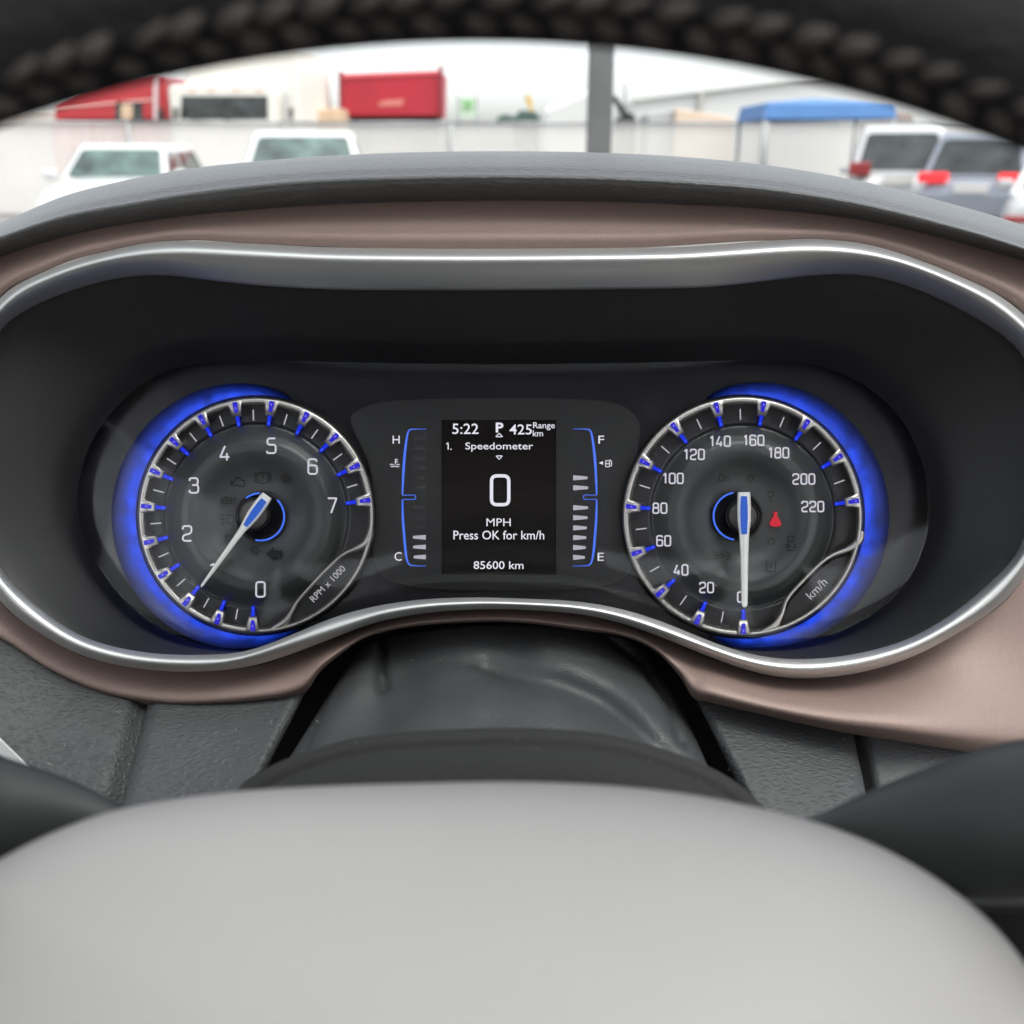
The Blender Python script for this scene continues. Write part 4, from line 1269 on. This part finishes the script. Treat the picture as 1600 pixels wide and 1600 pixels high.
for xm in (276, 456):
    rt('mirror', Y - .15, wp(Y, (xm - 3, 187), (xm + 3, 187), (xm + 3, 168), (xm - 3, 168)), .1, M['black'], wt, .02)
for x in (WX(295, Y), WX(410, Y)):
    b = MB(); b.tube([(x - .13, Y + .5, .5), (x + .13, Y + .5, .5)], .5, 20); b.build('wheel', M['tyre'], wt)
for x in (300, 330, 370, 405):
    rt('marker_lamp', Y - .02, wp(Y, (x - 3, 143), (x + 3, 143), (x + 3, 139), (x - 3, 139)), .04, pmat('amber', (.7, .35, .2), .4), wt, .0)

# red tipper body
Y = 36.0
rc = tag(empty('red_tipper', (WX(610, Y), Y + 2, 0)), 'raised bright red steel tipper body above the fence', 'truck')
rt('tipper_body', Y, wp(Y, (535, 182), (688, 182), (690, 110), (532, 116)), 3.0, M['red_steel'], rc, .05)
for (x0, x1, y0) in ((529, 536, 112), (686, 692, 102)):
    rt('corner_post', Y - .08, wp(Y, (x0 + 2, 184), (x1, 184), (x1, y0), (x0, y0)), .2, pmat('corner', (.20, .02, .03), .6), rc, .01)
rt('top_rail', Y - .05, wp(Y, (534, 122), (689, 116), (689, 110), (534, 116)), .1, pmat('rail_red', (.62, .08, .10), .5), rc, .01)
rt('worn_patch', Y - .012, wp(Y, (592, 166), (628, 165), (632, 155), (605, 156), (592, 160)), .02, pmat('worn', (.50, .16, .13), .8), rc, .0)
rt('chassis', Y + .3, [(WX(540, Y), .7), (WX(684, Y), .7), (WX(684, Y), WZ(184, Y)), (WX(540, Y), WZ(184, Y))], 2.2, M['black'], rc, .02)
for x in (WX(560, Y), WX(664, Y)):
    b = MB(); b.tube([(x - .15, Y + 1, .5), (x + .15, Y + 1, .5)], .5, 20); b.build('wheel', M['tyre'], rc)

# things further off
Y = 34.0
o = rt('timber_stack', Y, [(WX(462, Y), 0), (WX(532, Y), 0), (WX(532, Y), WZ(168, Y)), (WX(490, Y), WZ(172, Y)), (WX(462, Y), WZ(182, Y))], 2.5, M['timber'])
tag(o, 'tawny stack between the white box truck and the red tipper', 'stack')
Y = 50.0
sg = tag(empty('sign_frame', (WX(731, Y), Y, 0)), 'pale signboard in a grey frame on legs right of the red tipper', 'sign')
rt('board', Y, wp(Y, (718, 184), (744, 184), (744, 152), (718, 152)), .1, pmat('sign_pale', (.45, .55, .42), .6), sg, .02)
rt('board', Y - .06, wp(Y, (724, 170), (738, 170), (738, 157), (724, 157)), .05, pmat('sign_green', (.18, .38, .16), .6), sg, .0)
for x in (717, 745):
    rt('leg', Y, [(WX(x - 1.2, Y), 0), (WX(x + 1.2, Y), 0), (WX(x + 1.2, Y), WZ(150, Y)), (WX(x - 1.2, Y), WZ(150, Y))], .12, M['galv'], sg, .0)
Y = 60.0
ex = tag(empty('excavator', (WX(815, Y), Y, 0)), 'small yellow and dark green digger far behind the fence', 'digger')
rt('undercarriage', Y, [(WX(802, Y), 0), (WX(842, Y), 0), (WX(842, Y), WZ(180, Y)), (WX(802, Y), WZ(180, Y))], 2.5, M['green_dark'], ex)
rt('cab', Y, wp(Y, (806, 182), (840, 182), (838, 174), (812, 172)), 2, M['green_dark'], ex)
rt('boom', Y + .8, wp(Y, (828, 178), (834, 178), (831, 152), (822, 146), (820, 150), (827, 157)), .5, M['yellow'], ex, .02)
rt('arm', Y + .8, wp(Y, (822, 146), (824, 146), (826, 165), (823, 165)), .4, M['yellow'], ex, .02)
Y = 58.0
o = rt('bushes', Y, wp(Y, (772, 195), (806, 195), (802, 182), (790, 178), (778, 182)), 3, M['green_dark'])
tag(o, 'low dark green bushes left of the digger', 'bush')
Y = 48.0
ar = tag(empty('loader', (WX(970, Y), Y, 0)), 'dark folded loader arm just right of the steel post', 'loader')
rt('arm', Y, wp(Y, (955, 150), (962, 148), (982, 178), (990, 176), (992, 186), (976, 186)), .6, M['black'], ar, .02)
rt('mast', Y, wp(Y, (974, 186), (979, 186), (978, 128), (976, 128)), .3, M['galv'], ar, .0)
rt('base', Y, [(WX(965, Y), 0), (WX(992, Y), 0), (WX(992, Y), WZ(183, Y)), (WX(965, Y), WZ(183, Y))], 1.5, M['black'], ar, .02)
Y = 55.0
o = rt('white_tank', Y, [(WX(846, Y), 0), (WX(960, Y), 0), (WX(960, Y), WZ(142, Y)), (WX(912, Y), WZ(140, Y)), (WX(870, Y), WZ(158, Y)), (WX(846, Y), WZ(170, Y))], 6, M['wall_sheet'], None, .3)
tag(o, 'pale sloping shed left of the steel post', 'shed')
Y = 62.0
wh = tag(empty('warehouse', (WX(1200, Y), Y + 10, 0)), 'long pale metal warehouse with a low gabled roof on the right', 'warehouse')
rt('wall', Y, [(WX(985, Y), 0), (WX(1700, Y), 0), (WX(1700, Y), WZ(105, Y)), (WX(1330, Y), WZ(114, Y)), (WX(985, Y), WZ(158, Y))], 20, M['wall_sheet'], wh, .05)
rt('roof_edge', Y - .25, [(WX(985, Y), WZ(159, Y)), (WX(1330, Y), WZ(115, Y)), (WX(1700, Y), WZ(106, Y)), (WX(1700, Y), WZ(102, Y)), (WX(1330, Y), WZ(111, Y)), (WX(985, Y), WZ(155.5, Y))], .5, M['roof_edge'], wh, .02)
rt('downpipe', Y - .3, [(WX(1086, Y), 0), (WX(1094, Y), 0), (WX(1094, Y), WZ(146, Y)), (WX(1086, Y), WZ(147, Y))], .3, pmat('pipe', (.36, .34, .31), .6), wh, .02)
Y = 46.0
o = rt('low_shed', Y, [(WX(1010, Y), 0), (WX(1052, Y), 0), (WX(1052, Y), WZ(171, Y)), (WX(1010, Y), WZ(178, Y))], 3, pmat('shed_grey', (.36, .36, .36), .7), None, .05)
tag(o, 'low grey shed in front of the warehouse', 'shed')
o = rt('timber_stack', Y - .5, [(WX(1050, Y), 0), (WX(1142, Y), 0), (WX(1138, Y), WZ(184, Y)), (WX(1080, Y), WZ(175, Y)), (WX(1050, Y), WZ(170, Y))], 3, pmat('tan', (.55, .43, .33), .8), None, .05)
tag(o, 'tan stack of boards beside the low grey shed', 'stack')
Y = 45.0
o = rt('low_building', Y, [(WX(-60, Y), 0), (WX(96, Y), 0), (WX(96, Y), WZ(174, Y)), (WX(60, Y), WZ(168, Y)), (WX(-60, Y), WZ(192, Y))], 8, pmat('tan_roof', (.42, .37, .33), .7), None, .05)
tag(o, 'low tan roofed building behind the red lorry', 'building')
Y = 40.0
o = rt('stacked_goods', Y, [(WX(1375, Y), 0), (WX(1425, Y), 0), (WX(1425, Y), WZ(176, Y)), (WX(1375, Y), WZ(170, Y))], 3, pmat('dull_brown', (.20, .16, .14), .7), None, .2)
tag(o, 'dull brown stack behind the fence under the wheel rim at right', 'stack')

# dust and lint lying on the dashboard
rd = random.Random(3)
dm = MB()
for nm, cnt in (('boot', 70), ('trim_panel', 90), ('leather_panel', 60), ('leather_panel.001', 50), ('leather_panel.002', 50), ('column_cover', 40), ('hood_pad', 14)):
    me = bpy.data.objects[nm].data
    for _ in range(cnt):
        v = me.vertices[rd.randrange(len(me.vertices))]
        n_ = (CAM - v.co).normalized()
        j = Vector((rd.uniform(-1, 1), rd.uniform(-1, 1), rd.uniform(-1, 1))) * .0015
        p = v.co + n_ * .0008 + j
        r_ = rd.uniform(.00005, .00012)
        if rd.random() < .12:
            d_ = Vector((rd.uniform(-1, 1), rd.uniform(-.3, .3), rd.uniform(-1, 1))).normalized() * rd.uniform(.001, .003)
            dm.tube([p, p + d_ * .5 + n_ * .0002, p + d_], .00006, 4)
        else:
            dm.box(p - Vector((r_, r_, r_)), p + Vector((r_, r_, r_)))
lint = dm.build('dust_specks', M['dust'], dash)
lint['kind'] = 'stuff'
